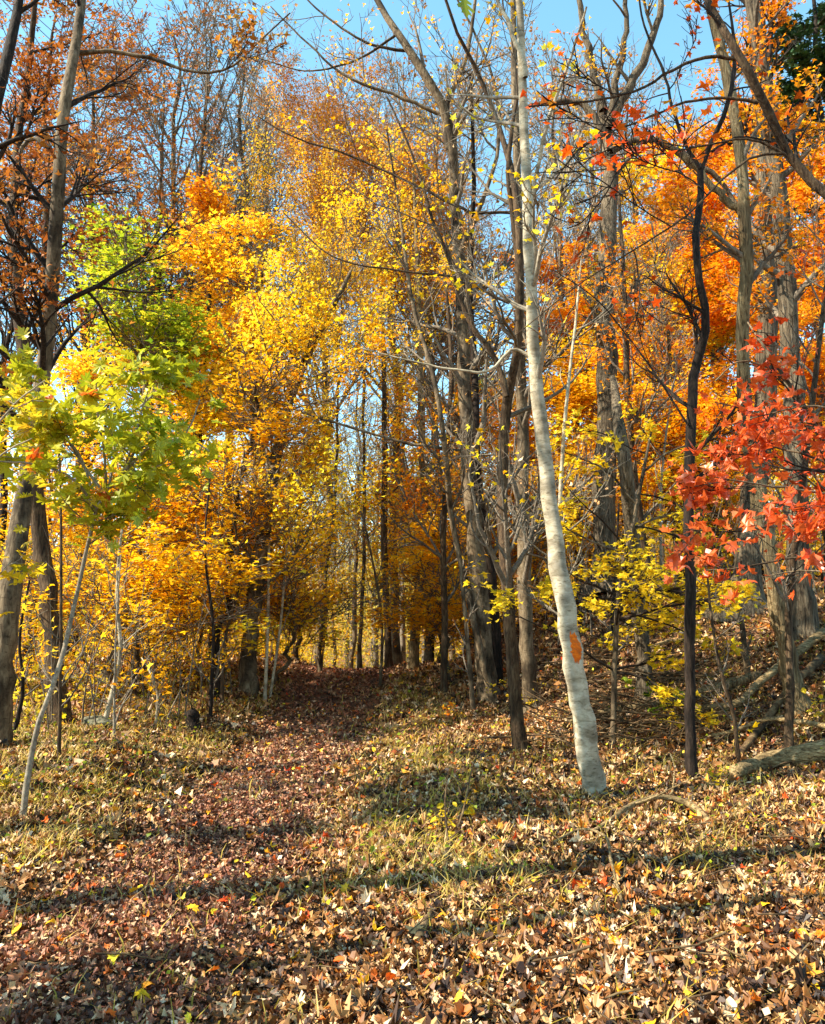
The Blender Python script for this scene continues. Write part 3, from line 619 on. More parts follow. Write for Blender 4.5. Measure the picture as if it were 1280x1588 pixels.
# ---------------------------------------------------------------- yellow and orange maples (own crowns)
CD = 1.7
def crown_tree(name, label, upx, vbase, Y, top_v, spread_px, barkm, leafm, seed, nleaf, trunk_w=24, low=0.15, leaf=0.088, tone=0.0, grad=0.0, lean=0.0, twig='twig', n=(46, 330, 1500), cat='tree', shape=1.0, **kw):
    """a full tree at (upx, Y) whose top stands at picture row top_v and whose crown is spread_px wide"""
    rng = np.random.default_rng(seed)
    b = px(upx, vbase, Y); b[2] = H(b[0], Y)
    top = px(upx, top_v, Y)[2] - b[2]; wpx = spread_px / 2 * Y / FPX
    K = 24; z = np.linspace(0, top * 0.96, K)
    P = np.stack([lean * z / top * wpx + np.cumsum(rng.standard_normal(K)) * 0.05, np.cumsum(rng.standard_normal(K)) * 0.05, z], 1); P[0, 2] = -0.2
    r = trunk_w * 0.62 / 2 * Y / FPX; R = r * (1 - z / top) ** 0.8 + 0.01; R[0] *= 1.35
    kk = dict(f=(min(0.9, wpx / top * 1.25), 0.5, 0.5), t0=low, ang=(45, 75), up=(0.10, 0.04, 0.0), flat=0.2, taper=0.62 * shape, rs=0.24, rmin=0.004)
    kk.update(kw)
    tr, br, cr = tree_parts(P, R, rng, n=n, nleaf=int(nleaf * CD), leaf=leaf, tmpl=SPRAY, seed=seed, grad=grad, tonebias=tone, **kk)
    t = add_tree(name, label, cat, b, tr, br, cr, M[barkm], M[twig], M[leafm])
    q = cr[0][0]; sx = wpx / np.percentile(np.abs(q[:, 0] - np.median(q[:, 0])), 93); sz = top / np.percentile(q[:, 2], 98.5)
    sx = float(np.clip(sx, 0.6, 1.7)); t.scale = (sx, sx, float(sz))
    return t

crown_tree('maple_tree', 'great yellow maple left of the path, its upper leaves burnt orange', 500, 1040, 20, 185, 310, 'bark_grey', 'sundown', 101, 26000, 13, low=0.45, grad=-0.5, tone=0.18, spread=0.16, lean=0.3, shape=0.5, f=(0.5,0.5,0.5))
px_tree('maple_tree', 'forked gold maple with a stout grey foot, left of the path crest', 'tree',
    [(386, 1046), (390, 970), (402, 880), (416, 780), (430, 700), (452, 610), (480, 545), (520, 470), (545, 420)], [30, 26, 26, 24, 20, 17, 15, 10, 6],
    M['bark_grey'], M['twig'], M['yellow'], Y=15.5, K=28, seed=102, rough=0.06, n=(40, 300, 1300), f=(0.42, 0.5, 0.5), t0=0.38, ang=(35, 65), flat=0.3, rs=0.22, nleaf=15000, leaf=0.088, tmpl=SPRAY, spread=0.14, tonevar=0.3,
    limbs=[([(424, 740), (400, 660), (380, 580), (340, 500)], (12, 5)), ([(455, 612), (462, 560), (455, 500), (440, 430)], (10, 4))])
crown_tree('maple_tree', 'maple with a dense russet domed top standing behind the great yellow maple', 560, 1040, 22.5, 116, 290, 'bark_grey', 'russet', 123, 38000, 13, low=0.62, tone=0.0, spread=0.2, shape=0.25, gap=0.35, f=(0.34, 0.5, 0.5))
crown_tree('maple_tree', 'yellow maple farther back, seen between the great yellow maple and the gold one', 400, 1030, 27, 330, 260, 'bark_grey', 'yellow', 124, 15000, 10, low=0.2, tone=0.0, spread=0.16)
crown_tree('understory_maple', 'small yellow maple leaning over the left edge of the path below the crest', 425, 1040, 17.5, 800, 170, 'bark_grey', 'yellow', 126, 3800, 6, low=0.2, tone=0.0, cat='sapling', spread=0.14, lean=0.4)
crown_tree('understory_maple', 'small orange-gold maple at the right edge of the path beside the crest trunks', 712, 1050, 17.5, 800, 170, 'bark_grey', 'gold', 127, 4200, 6, low=0.15, tone=0.0, cat='sapling', spread=0.14)
crown_tree('maple_tree', 'yellow maple with orange shoulders behind the dark trunk left of centre', 330, 1040, 18.5, 300, 270, 'bark_dark', 'sundown', 103, 16000, 15, low=0.42, grad=-0.4, tone=0.1, spread=0.12)
crown_tree('maple_tree', 'small golden maple standing close on the left of the forked gold maple', 325, 1040, 14.5, 560, 220, 'bark_dark', 'gold', 104, 3000, 10, low=0.4, tone=0.1)
crown_tree('maple_tree', 'green and yellow maple standing behind the tall grey trunk on the left', 165, 1060, 16, 345, 200, 'bark_grey', 'darkgreen', 105, 4200, 14, low=0.62, tone=0.22, spread=0.16, gapscale=2.4)
crown_tree('understory_maple', 'low golden maple at the left edge behind the dark trunks', 60, 1080, 15.5, 620, 360, 'bark_brown', 'yellow', 106, 8600, 7, low=0.12, tone=0.05, cat='sapling')
crown_tree('understory_maple', 'low yellow maple behind the pale forked sapling', 215, 1070, 14.5, 700, 300, 'bark_brown', 'yellow', 107, 7000, 6, low=0.1, tone=-0.05, cat='sapling')
crown_tree('understory_maple', 'yellow understory maple whose layers hang over the left rim of the path', 448, 1030, 23, 680, 200, 'bark_brown', 'yellow', 108, 6500, 8, low=0.1, tone=0.05, cat='sapling')
crown_tree('understory_maple', 'golden understory maple directly left of the gold maple foot', 300, 1055, 17, 760, 240, 'bark_brown', 'yellow', 109, 6500, 6, low=0.1, tone=-0.15, cat='sapling')
crown_tree('understory_maple', 'small yellow maple glowing between the crest trunks', 680, 1040, 24, 700, 190, 'bark_brown', 'yellow', 110, 6000, 7, low=0.08, tone=0.05, cat='sapling')
crown_tree('maple_tree', 'bright orange maple behind the thick grey cluster right of the path', 740, 1040, 22, 600, 260, 'bark_brown', 'orange', 111, 10000, 12, low=0.15, tone=0.15)
crown_tree('maple_tree', 'bright yellow maple high behind the crooked dark trunk', 1070, 985, 24, 270, 290, 'bark_brown', 'yellow', 112, 26000, 18, low=0.3, tone=0.1, spread=0.12)
crown_tree('maple_tree', 'orange maple behind the shaggy trunk, its top level with the limbs', 1180, 985, 22, 225, 360, 'bark_dark', 'orange', 113, 27000, 18, low=0.25, tone=0.05, spread=0.12)
crown_tree('maple_tree', 'orange maple filling the gap right of the pale leaning trunk', 905, 985, 23, 400, 230, 'bark_brown', 'orange', 114, 20000, 14, low=0.2, tone=0.15)
crown_tree('maple_tree', 'golden maple low behind the broken snag', 985, 985, 20, 540, 300, 'bark_brown', 'gold', 115, 18000, 12, low=0.1, tone=0.1)
crown_tree('maple_tree', 'deep orange maple at the right edge behind the thick pale grey trunk', 1290, 985, 17, 250, 300, 'bark_brown', 'orange', 116, 17000, 14, low=0.2, tone=-0.05)
crown_tree('maple_tree', 'yellow-orange maple behind the straight grey trunk at the cluster', 830, 1000, 27, 640, 260, 'bark_brown', 'gold', 117, 12000, 12, low=0.1, tone=0.0)
crown_tree('maple_tree', 'golden maple behind the broadest trunk, under the orange one', 1130, 985, 19, 600, 300, 'bark_brown', 'gold', 118, 17000, 12, low=0.1, tone=0.05)
crown_tree('oak_tree', 'rust-brown oak high over the left edge, leaves thick at the top', 40, 1080, 19, -40, 380, 'bark_brown', 'rust', 119, 7000, 20, low=0.5, tone=0.12, f=(0.3, 0.5, 0.5))
crown_tree('oak_tree', 'rust-brown oak with loose clusters against the sky left of the blue gap', 205, 1060, 21, 70, 280, 'bark_grey', 'rust', 120, 5000, 16, low=0.42, tone=0.08, f=(0.3, 0.5, 0.5), twig='twig')
crown_tree('pine_tree', 'dark evergreen pine high in the top right corner', 1335, 985, 26, -60, 200, 'bark_dark', 'pine', 121, 9000, 22, low=0.5, leaf=0.16)
crown_tree('maple_tree', 'fresh green tree seen small between the grey and brown trunks', 752, 1030, 30, 560, 130, 'bark_grey', 'darkgreen', 122, 4000, 10, low=0.2, tone=0.25)

t = crown_tree('understory_maple', 'unseen leafy young maple added outside the left edge to dapple the near ground with shade', 640, 1500, 5, 900, 900, 'bark_grey', 'gold', 131, 2600, 20, low=0.3, cat='sapling', n=(26, 90, 300))
t.location = (-3.05, 3.05, float(H(-3.05, 3.05))); t.scale = (0.62, 0.62, 0.95)  # out of view, added only to throw dappled shade on the nearest litter
# ---------------------------------------------------------------- bare trees behind, copied
def bare_proto(seed, nleaf, leafm, hgt=15.0, r=0.11, fork=True):
    rng = np.random.default_rng(seed)
    K = 22; z = np.linspace(0, hgt * 0.95, K)
    P = np.stack([np.cumsum(rng.standard_normal(K)) * 0.07, np.cumsum(rng.standard_normal(K)) * 0.07, z], 1); P[0, 2] = -0.3
    R = r * (1 - z / hgt) ** 0.75 + 0.012
    tr, br, cr = tree_parts(P, R, rng, n=(34, 240, 1700), f=(0.34, 0.5, 0.55), t0=0.35, ang=(22, 50), up=(0.12, 0.06, 0.02), nleaf=nleaf, leaf=0.09, tmpl=DIAMOND, seed=seed, rmin=0.005, sides=(9, 5, 3, 3), taper=0.6, tonebias=0.1)
    return (mesh_from('trunk', tr, [M['bark_grey']], True), mesh_from('branches', br, [M['twig']], True), mesh_from('crown', cr, [M[leafm]], False) if cr else None)
protos = [bare_proto(201, 1500, 'tanleaf'), bare_proto(202, 900, 'rust'), bare_proto(203, 1700, 'gold')]
def place_bare(k, label, u, Y, topv, rz, group, bark=None, twig=None, leafm=None, wide=1.0, name='bare_tree'):
    tm, bm_, cm = protos[k]
    b = px(u, 900, Y); b[2] = float(H(b[0], Y))
    h = px(u, topv, Y)[2] - b[2]; s = h / 15.0
    t = thing(name, label, 'tree', b, group)
    t.rotation_euler = (0, 0, rz); t.scale = (s * wide, s * wide, s)
    for nm, me, mm in (('trunk', tm, bark), ('branches', bm_, twig), ('crown', cm if leafm else None, leafm)):
        if me is None: continue
        o = bpy.data.objects.new(nm, me); C.objects.link(o); o.parent = t
        if mm: o.material_slots[0].link = 'OBJECT'; o.material_slots[0].material = M[mm]
    return t
G = 'bare and thinly leaved trees behind the maples'
bl = [
 (0, 'bare pale-twigged tree against the blue sky gap left of the orange maple top', 345, 25, 60, .3, 'bark_grey', 'twig_pale', 'tanleaf'),
 (1, 'bare slim tree between the rust oak and the orange-topped maple', 285, 24, 20, 1.1, 'bark_brown', 'twig', 'rust'),
 (0, 'bare tree with rusty flecks right of the tall grey trunk', 225, 26, 0, 2.1, 'bark_grey', 'twig', 'rust'),
 (1, 'bare tree with dark twigs behind the top of the tall grey trunk', 120, 24, 40, 3.3, 'bark_brown', 'twig', 'rust'),
 (0, 'bare feathery tree just left of the orange-topped maple', 408, 30, 110, 4.0, 'bark_grey', 'twig_pale', 'tanleaf'),
 (2, 'bare tree behind the orange-topped maple, twigs showing over it', 490, 33, 90, 0.9, 'bark_grey', 'twig_pale', 'tanleaf'),
 (1, 'bare tree right of the orange-topped maple', 610, 28, 110, 5.2, 'bark_grey', 'twig_pale', 'rust'),
 (0, 'bare grey tree behind the grey trunk cluster, left one', 665, 24, 120, 1.9, 'bark_grey', 'twig', 'tanleaf'),
 (2, 'bare grey tree behind the grey trunk cluster, middle one', 720, 27, 60, 2.7, 'bark_grey', 'twig_pale', 'tanleaf'),
 (0, 'bare twiggy tree just right of the pale leaning trunk', 870, 24, 100, 0.1, 'bark_grey', 'twig_pale', 'tanleaf'),
 (2, 'bare twiggy tree behind the fork of the big furrowed trunk', 930, 29, 90, 4.4, 'bark_grey', 'twig_pale', 'tanleaf'),
 (0, 'bare tree left of the crooked dark trunk top', 1000, 27, 130, 5.7, 'bark_grey', 'twig_pale', 'rust'),
 (1, 'bare tree under the blue gap right of the furrowed fork', 1065, 30, 190, 2.3, 'bark_grey', 'twig_pale', 'tanleaf'),
 (2, 'bare tree behind the shaggy trunk top', 1130, 26, 160, 1.4, 'bark_grey', 'twig', 'rust'),
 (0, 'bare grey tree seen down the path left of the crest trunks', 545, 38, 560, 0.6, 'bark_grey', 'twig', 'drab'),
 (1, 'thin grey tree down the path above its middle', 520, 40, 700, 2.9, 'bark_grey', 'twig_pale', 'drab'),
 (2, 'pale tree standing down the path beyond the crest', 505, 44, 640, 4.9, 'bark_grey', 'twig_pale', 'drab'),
 (0, 'leafy grey tree behind the narrow dark crest trunk', 618, 36, 560, 3.6, 'bark_grey', 'twig', 'gold'),
 (1, 'grey tree with thin gold leaves behind the slim brown trunk', 700, 33, 420, 0.4, 'bark_grey', 'twig', 'gold'),
 (0, 'dark trunk behind the low yellow maple on the left', 265, 21, 420, 2.2, 'bark_dark', 'twig_dark', 'gold'),
 (1, 'dark trunk behind the pale forked sapling', 215, 19, 330, 0.2, 'bark_dark', 'twig_dark', 'gold'),
 (2, 'dark trunk left of the forked sapling, deep in gold leaves', 130, 22, 300, 5.0, 'bark_dark', 'twig_dark', 'gold'),
 (0, 'dark narrow trunk at the far left edge in gold leaves', -10, 20, 200, 3.1, 'bark_dark', 'twig_dark', 'gold'),
 (1, 'grey tree half hidden behind the lime-leaved maple', 905, 25, 330, 1.0, 'bark_grey', 'twig', 'gold'),
 (2, 'brown tree behind the crooked dark trunk foot', 1048, 20, 300, 2.0, 'bark_brown', 'twig', 'orange'),
]
for k, lab, u, Y, tv, rz, b1, b2, b3 in bl:
    place_bare(k, lab, u, Y, tv, rz, G, b1, b2, b3)

# trees a few steps outside the left edge whose stems throw the long shadows over the path
sh = [(-4.2, 5.0, 0.17, 'grey tree just outside the left edge beside the near path'), (-5.6, 6.3, 0.10, 'second tree just outside the left edge beside the path'),
      (-5.4, 4.6, 0.05, 'unseen thin pole tree added for its shadow, outside the left edge near the camera'), (-6.6, 8.0, 0.06, 'unseen thin pole tree added for its shadow, outside the left edge beyond the oak sapling'),  # slim stems from here on are unseen, added for more thin shadow stripes
      (-7.0, 7.0, 0.05, 'unseen thin pole tree added for its shadow, outside the left edge between the two grey ones'), (-4.6, 3.6, 0.07, 'unseen bent slim tree added for its shadow, outside the left edge beside the camera'),
     ]
for i, (x, y, r, lab) in enumerate(sh):
    t = place_bare(i % 3, lab, 640, 20, 100, i * 1.3, 'trees outside the left edge', 'bark_grey', 'twig', None, name='grey_tree')
    t.location = (x, y, float(H(x, y))); s = r / 0.11; t.scale = (s, s, 1.9)

# ---------------------------------------------------------------- the far wood beyond the crest and on both sides
def far_wood():
    rng = np.random.default_rng(300)
    N = 420
    Y = rng.uniform(36, 105, N); X = rng.uniform(-0.75, 0.75, N) * Y
    path = (np.abs(X + 1.5 + 0.04 * Y) > 2.2) | (Y > 44)
    X, Y = X[path], Y[path]; N = len(X)
    Hh = rng.uniform(9, 15, N); Z = H(X, Y)
    K = 7; z = np.linspace(0, 1, K)
    P = np.stack([X[:, None] + rng.standard_normal((N, K)) * .12 * z, Y[:, None] + rng.standard_normal((N, K)) * .12, Z[:, None] - .3 + Hh[:, None] * z], -1)
    R = rng.uniform(.09, .2, N)[:, None] * (1 - z * .85)
    tr = tubes(P, R, 6)
    P1, R1 = sprout(P, R, N * 13, rng, 0.25, 1, 0.3, (25, 55), 0.12, 0.13, 5, 0.5, 0.012)
    P2, R2 = sprout(P1, R1, N * 60, rng, 0.2, 1, 0.5, (25, 55), 0.05, 0.13, 3, 0.6, 0.008)
    obj_ = obj('far_wood', mesh_from('far_wood', [tr, tubes(P1, R1, 4), tubes(P2, R2, 3)], [M['twig']], True)); tag(obj_, kind='stuff')
    n = 260000
    pos = leaf_points(P2, n, rng, 0.0, 0.35)
    low = rng.random(n) < 0.35
    lx = rng.uniform(-0.7, 0.7, n) * pos[:, 1]; pos[low, 0] = lx[low]; pos[low, 2] = H(pos[low, 0], pos[low, 1]) + rng.random(low.sum()) ** 1.5 * 5.0
    c = clump(pos, 5, 0.35)
    keep = (c + rng.random(n) > 0.05) & ((np.abs(pos[:, 0] + 1.5 + 0.04 * pos[:, 1]) > 1.6) | (pos[:, 1] > 42))
    pos = pos[keep]; c = c[keep]
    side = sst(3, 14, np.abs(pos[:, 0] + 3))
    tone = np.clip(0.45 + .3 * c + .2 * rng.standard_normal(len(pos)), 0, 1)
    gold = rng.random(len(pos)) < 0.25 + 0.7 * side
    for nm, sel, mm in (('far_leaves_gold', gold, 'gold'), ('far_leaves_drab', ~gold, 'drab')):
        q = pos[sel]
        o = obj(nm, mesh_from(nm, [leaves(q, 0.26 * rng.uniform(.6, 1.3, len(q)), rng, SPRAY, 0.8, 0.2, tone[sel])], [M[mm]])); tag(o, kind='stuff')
far_wood()

def understory():
    """loose low growth beneath the maples on both sides: too fine and too many to count"""
    rng = np.random.default_rng(310)
    regs = [(-13, -3.2, 14, 30, 42000, 'yellow', 3.4, -0.1), (3.0, 15, 17, 34, 44000, 'gold', 4.2, 0.05), (-9, -4.5, 9.5, 15, 2600, 'lime', 1.6, 0.0), (-10, -2.6, 23, 44, 30000, 'gold', 5.5, 0.05), (0, 10, 23, 44, 30000, 'gold', 6.0, 0.05), (-6, 2.5, 42, 60, 26000, 'drab', 9.0, 0.15)]
    for x0, x1, y0, y1, n, mm, hh, tb in regs:
        x = rng.uniform(x0, x1, n); y = rng.uniform(y0, y1, n)
        p = np.stack([x, y, H(x, y) + rng.random(n) ** 1.3 * hh], 1)
        p = p[(clump(p, 2, 1.3) + rng.random(n)) > 0.45]
        t = np.clip(.5 + tb + .25 * clump(p, 7, .8) + .2 * rng.standard_normal(len(p)), 0, 1)
        L = leaves(p, 0.12 * rng.uniform(.5, 1.0, len(p)), rng, SPRAY, 0.7, 0.2, t)
        o = obj('understory_foliage', mesh_from('understory_foliage', [L], [M[mm]])); tag(o, kind='stuff')
    m = 420
    x = np.concatenate([rng.uniform(-12, -3.0, m), rng.uniform(2.5, 12, m)]); y = np.concatenate([rng.uniform(11, 26, m), rng.uniform(14, 28, m)])
    hgt = rng.uniform(.6, 3.2, 2 * m); z0 = H(x, y)
    K = 5; s = np.linspace(0, 1, K)
    lx = rng.standard_normal(2 * m) * .3; ly = rng.standard_normal(2 * m) * .3
    P = np.stack([x[:, None] + lx[:, None] * s ** 1.5 * hgt[:, None], y[:, None] + ly[:, None] * s, z0[:, None] - .05 + hgt[:, None] * s], -1)
    R = rng.uniform(.006, .016, 2 * m)[:, None] * (1.1 - s)
    P1, R1 = sprout(P, R, 5 * m, rng, .3, 1, .45, (25, 60), .05, .15, 4, .6, .003)
    o = obj('understory_stems', mesh_from('understory_stems', [tubes(P, R, 5), tubes(P1, R1, 3)], [M['twig']], True)); tag(o, kind='stuff')
understory()

# ---------------------------------------------------------------- litter, grass, small growth
def litter():
    rng = np.random.default_rng(400)
    bands = [(3.0, 5.5, 1700, 0.064, 1.0, True), (5.5, 8.5, 1150, 0.068, 0.9, True), (8.5, 13, 700, 0.075, 0.8, False), (13, 22, 300, 0.10, 0.75, False), (22, 34, 40, 0.18, 0.8, False)]
    acc = {'litter': [], 'pathlitter': []}
    for y0, y1, dens, size, m, fine in bands:
        ym = y1 * 0.56 + 0.9; n = int(dens * (y1 - y0) * 2 * ym)
        x = rng.uniform(-ym, ym, n); y = rng.uniform(y0, y1, n)
        g = wob(x * 1.3, y * 1.3, 2.0)
        keep = rng.random(n) < np.clip(0.85 + 0.35 * g, 0.35, 1)
        x, y = x[keep], y[keep]; n = len(x)
        z = H(x, y) + rng.random(n) ** 1.6 * (0.055 if fine else 0.05) + 0.004
        p = np.stack([x, y, z], 1)
        onpath = (np.abs(x + 1.55) < (0.85 + 0.6 * sst(9, 20, y) + .12 * wob(x, y, 4)) * (0.72 + 0.5 * rng.random(n) ** 2))
        tone = np.clip(rng.beta(1.15, 1.25, n) * 0.82 + 0.15 * wob(x * 1.5, y * 1.5) + 0.08 * wob(x * 6, y * 6, 3), 0.01, 0.83)
        br = rng.random(n) < 0.08; tone[br] = rng.uniform(.84, 1, br.sum())
        kinds = rng.integers(0, 3, n)
        sz = size * rng.uniform(.45, 1.5, n); sz[onpath] *= 0.7
        for key, selp in (('pathlitter', onpath), ('litter', ~onpath)):
            for k, tm in enumerate((MAPLE if fine else MAPLES, OAK if fine else SPRAY, OVAL if fine else DIAMOND)):
                s = selp & (kinds == k)
                if s.sum() == 0: continue
                acc[key].append(leaves(p[s], sz[s], rng, tm, 0.38, 0.6, tone[s], jit=0.11))
    for b, r in BASES:      # leaves banked against the stems
        if r < 0.03 or b[1] > 20: continue
        n = int(900 * r + 40); a = rng.random(n) * 2 * pi; q = np.abs(rng.normal(0, 1, n))
        d = r * .9 + q * (.07 + r * .5); x = b[0] + d * np.cos(a); y = b[1] + d * np.sin(a)
        p = np.stack([x, y, H(x, y) + .02 + .10 * np.exp(-q * 1.5) * rng.random(n)], 1)
        acc['litter'].append(leaves(p, .075 * rng.uniform(.5, 1.3, n), rng, MAPLES, .7, .6, rng.beta(1.2, 1.3, n) * .82, jit=.1))
    for key, nm in (('litter', 'leaf_litter'), ('pathlitter', 'path_leaf_litter')):
        o = obj(nm, mesh_from(nm, acc[key], [M[key]])); tag(o, kind='stuff')
    n = 60000; y = 3.2 + 12 * rng.random(n) ** 1.3; x = rng.uniform(-.6, .62, n) * (y + 1)
    p = np.stack([x, y, H(x, y) + rng.random(n) * .05 + .01], 1)
    o = obj('leaf_scraps', mesh_from('leaf_scraps', [leaves(p, .028 * rng.uniform(.5, 1.4, n) * (1 + y / 30), rng, DIAMOND, .8, .5, rng.random(n) * .85)], [M['litter']])); tag(o, kind='stuff')
    # fresh bright leaves lying on top
    n = 900; y = 3.6 + 16 * rng.random(n); x = rng.uniform(-.6, .62, n) * y
    p = np.stack([x, y, H(x, y) + .06], 1)
    o = obj('fresh_fallen_leaves', mesh_from('fresh_fallen_leaves', [leaves(p[:600], 0.065 * rng.uniform(.6, 1.3, 600), rng, MAPLE, .45, .5), leaves(p[600:], 0.075 * rng.uniform(.6, 1.2, 300), rng, OVAL, .45, .5)], [M['brightfall']])); tag(o, kind='stuff')
litter()

def grassmask(x, y):
    mid = np.exp(-((x - 0.15) / 0.65) ** 2) * sst(4.5, 6, y) * (1 - sst(15, 20, y))
    left = sst(-2.35, -2.7, x) * sst(5.0, 7, y) * (1 - sst(15, 19, y)) * 0.9
    right = 0.35 * sst(0.8, 1.6, x) * (1 - sst(12, 17, y)) * sst(5.0, 6.5, y)
    return np.clip(mid + left + right + 0.05, 0, 1) * np.clip(.58 + .85 * wob(x * 1.6, y * 1.6, 5), .02, 1) * np.clip(.7 + .8 * wob(x * 5, y * 5, 2), .15, 1)
def grass():
    rng = np.random.default_rng(410)
    n = 230000
    y = 3.2 + 16 * rng.random(n) ** 1.2; x = rng.uniform(-.62, .62, n) * (y + 1)
    keep = rng.random(n) < grassmask(x, y); x, y = x[keep], y[keep]; n = len(x)
    z = H(x, y); h = rng.uniform(.05, .19, n) * (0.8 + .6 * rng.random(n) ** 3); a = rng.random(n) * 2 * pi; lean = rng.uniform(.2, 1.3, n) * h
    wd = rng.uniform(.0022, .0045, n) * (1 + y / 14)
    dx, dy = np.cos(a), np.sin(a); sx, sy = -dy, dx
    V = np.zeros((n, 6, 3))
    for j, s in enumerate((0, .55, 1)):
        cx = x + dx * lean * s ** 2; cy = y + dy * lean * s ** 2; cz = z + h * s * (1 - .25 * s)
        ww = wd * (1, .8, .15)[j]
        V[:, 2 * j] = np.stack([cx - sx * ww, cy - sy * ww, cz], 1); V[:, 2 * j + 1] = np.stack([cx + sx * ww, cy + sy * ww, cz], 1)
    F = (np.arange(n)[:, None, None] * 6 + np.array([[0, 1, 3, 2], [2, 3, 5, 4]])[None]).reshape(-1, 4)
    t = np.repeat(np.clip(.5 + .3 * wob(x, y, 1) + .2 * rng.standard_normal(n), 0, 1), 2)
    o = obj('grass', mesh_from('grass', [(V.reshape(-1, 3), F, t)], [M['grass']])); tag(o, kind='stuff')
    # low green weeds: little leaves on short stems
    n = 22000
    y = 4 + 14 * rng.random(n); x = rng.uniform(-.62, .62, n) * (y + 1)
    keep = rng.random(n) < grassmask(x, y) * .8; x, y = x[keep], y[keep]; n = len(x)
    p = np.stack([x, y, H(x, y) + rng.random(n) ** 1.5 * .22 + .02], 1)
    o = obj('low_weeds', mesh_from('low_weeds', [leaves(p, .028 * rng.uniform(.6, 1.5, n) * (1 + y / 25), rng, DIAMOND, .5, .3)], [M['forb']])); tag(o, kind='stuff')
grass()

def twig_litter():
    rng = np.random.default_rng(420)
    n = 900; y = 3.2 + 16 * rng.random(n) ** 1.1; x = rng.uniform(-.6, .62, n) * (y + .8)
    keep = (np.abs(x + 1.5) > 1.0) | (rng.random(n) < .2); x, y = x[keep], y[keep]; n = len(x)
    L = rng.uniform(.1, .6, n); a = rng.random(n) * pi * 2; K = 5; s = np.linspace(-.5, .5, K)
    bend = rng.standard_normal(n) * .25
    X = x[:, None] + np.cos(a)[:, None] * L[:, None] * s - np.sin(a)[:, None] * bend[:, None] * L[:, None] * s ** 2
    Yy = y[:, None] + np.sin(a)[:, None] * L[:, None] * s + np.cos(a)[:, None] * bend[:, None] * L[:, None] * s ** 2
    Z = H(X, Yy) + .045 + rng.random(n)[:, None] * .05 + s * rng.standard_normal(n)[:, None] * .12
    o = obj('twig_litter', mesh_from('twig_litter', [tubes(np.stack([X, Yy, Z], -1), rng.uniform(.0025, .007, n)[:, None] * np.ones(K) * (1.1 - .6 * (s + .5)), 5)], [M['deadtwig']], True)); tag(o, kind='stuff')
    # upright dry stalks in the grass
    n = 700; y = 4.5 + 11 * rng.random(n); x = rng.uniform(-.62, .5, n) * (y + 1)
    keep = rng.random(n) < grassmask(x, y) + .1; x, y = x[keep], y[keep]; n = len(x); s = np.linspace(0, 1, 4)
    h = rng.uniform(.15, .5, n)
    P = np.stack([x[:, None] + rng.standard_normal(n)[:, None] * .12 * s ** 2, y[:, None] + rng.standard_normal(n)[:, None] * .12 * s ** 2, H(x, y)[:, None] + h[:, None] * s], -1)
    P1, R1 = sprout(P, np.full((n, 4), .0016), n * 2, rng, .3, 1, .35, (25, 50), .05, .1, 3, .7, .001)
    o = obj('dry_stalks', mesh_from('dry_stalks', [tubes(P, np.full((n, 4), .0018), 3), tubes(P1, R1, 3)], [M['deadwood']], True)); tag(o, kind='stuff')
twig_litter()

# ---------------------------------------------------------------- fallen wood
def fallen(name, label, cat, pts, w0, w1, mat, lift=0.03, group=None, seed=0, sides=9, rough=0.05, twigs=0, arch=None, Y=None):
    """a log or branch lying where the picture points meet the ground; arch lifts the middle"""
    rng = np.random.default_rng(500 + seed)
    g = np.array([ground_at(u, v) if Y is None else px(u, v, Y) for u, v in pts]); n = len(g)
    d0 = g[:, 1].mean()
    rad = np.linspace(w0, w1, n) / 2 * d0 / FPX
    if Y is None: g[:, 2] = H(g[:, 0], g[:, 1]) + rad * 0.55 + lift
    if arch is not None: g[:, 2] += np.array(arch)
    c = g[n // 2].copy(); c[2] = float(H(c[0], c[1]))
    q = resample(np.hstack([g - c, rad[:, None]]), 20)
    P, R = q[:, :3], np.maximum(q[:, 3], .003)
    P[1:-1] += rng.standard_normal((18, 3)) * R[1:-1, None] * .12
    P = np.vstack([P[0] - (P[1] - P[0]) * .01, P, P[-1] + (P[-1] - P[-2]) * .01]); R = np.concatenate([[R[0] * .05], R, [R[-1] * .05]])
    parts = [tubes(P[None], R[None], sides, rng, rough)]
    if twigs:
        P1, R1 = sprout(P[None], R[None], twigs, rng, .2, .95, .35, (30, 65), .05, .12, 6, .5, .003)
        P2, R2 = sprout(P1, R1, twigs * 2, rng, .2, .95, .5, (30, 60), .03, .12, 5, .6, .002)
        parts += [tubes(P1, R1, 6), tubes(P2, R2, 4)]
    o = obj(name, mesh_from(name, parts, [M[mat]], True), None, c)
    return tag(o, label, cat, group)
GW = 'fallen branches and logs'
fallen('fallen_log', 'thick weathered log with peeling bark at the right edge, lying toward the crooked trunk', 'log', [(1140, 1212), (1190, 1196), (1240, 1188), (1330, 1182), (1420, 1176)], 20, 40, 'deadwood', seed=1, sides=14, rough=.06, lift=.05)
fallen('fallen_branch', 'thin pale branch resting across the weathered log', 'branch', [(1098, 1155), (1140, 1158), (1190, 1150), (1240, 1158), (1300, 1166)], 5, 8, 'deadwood', seed=2, group=GW, arch=[.05, .12, .2, .22, .2])
fallen('fallen_branch', 'crooked arched branch on the leaves in front of the crooked trunk', 'branch', [(918, 1300), (950, 1286), (990, 1268), (1030, 1262), (1062, 1266), (1100, 1285)], 6, 11, 'deadwood', seed=3, group=GW, arch=[0, .03, .08, .10, .07, 0], twigs=3)
fallen('fallen_branch', 'slender branch lying up the near grass strip right of the path', 'branch', [(650, 1470), (672, 1420), (690, 1360), (706, 1300), (740, 1270), (790, 1248)], 11, 4, 'deadtwig', seed=4, group=GW, twigs=3)
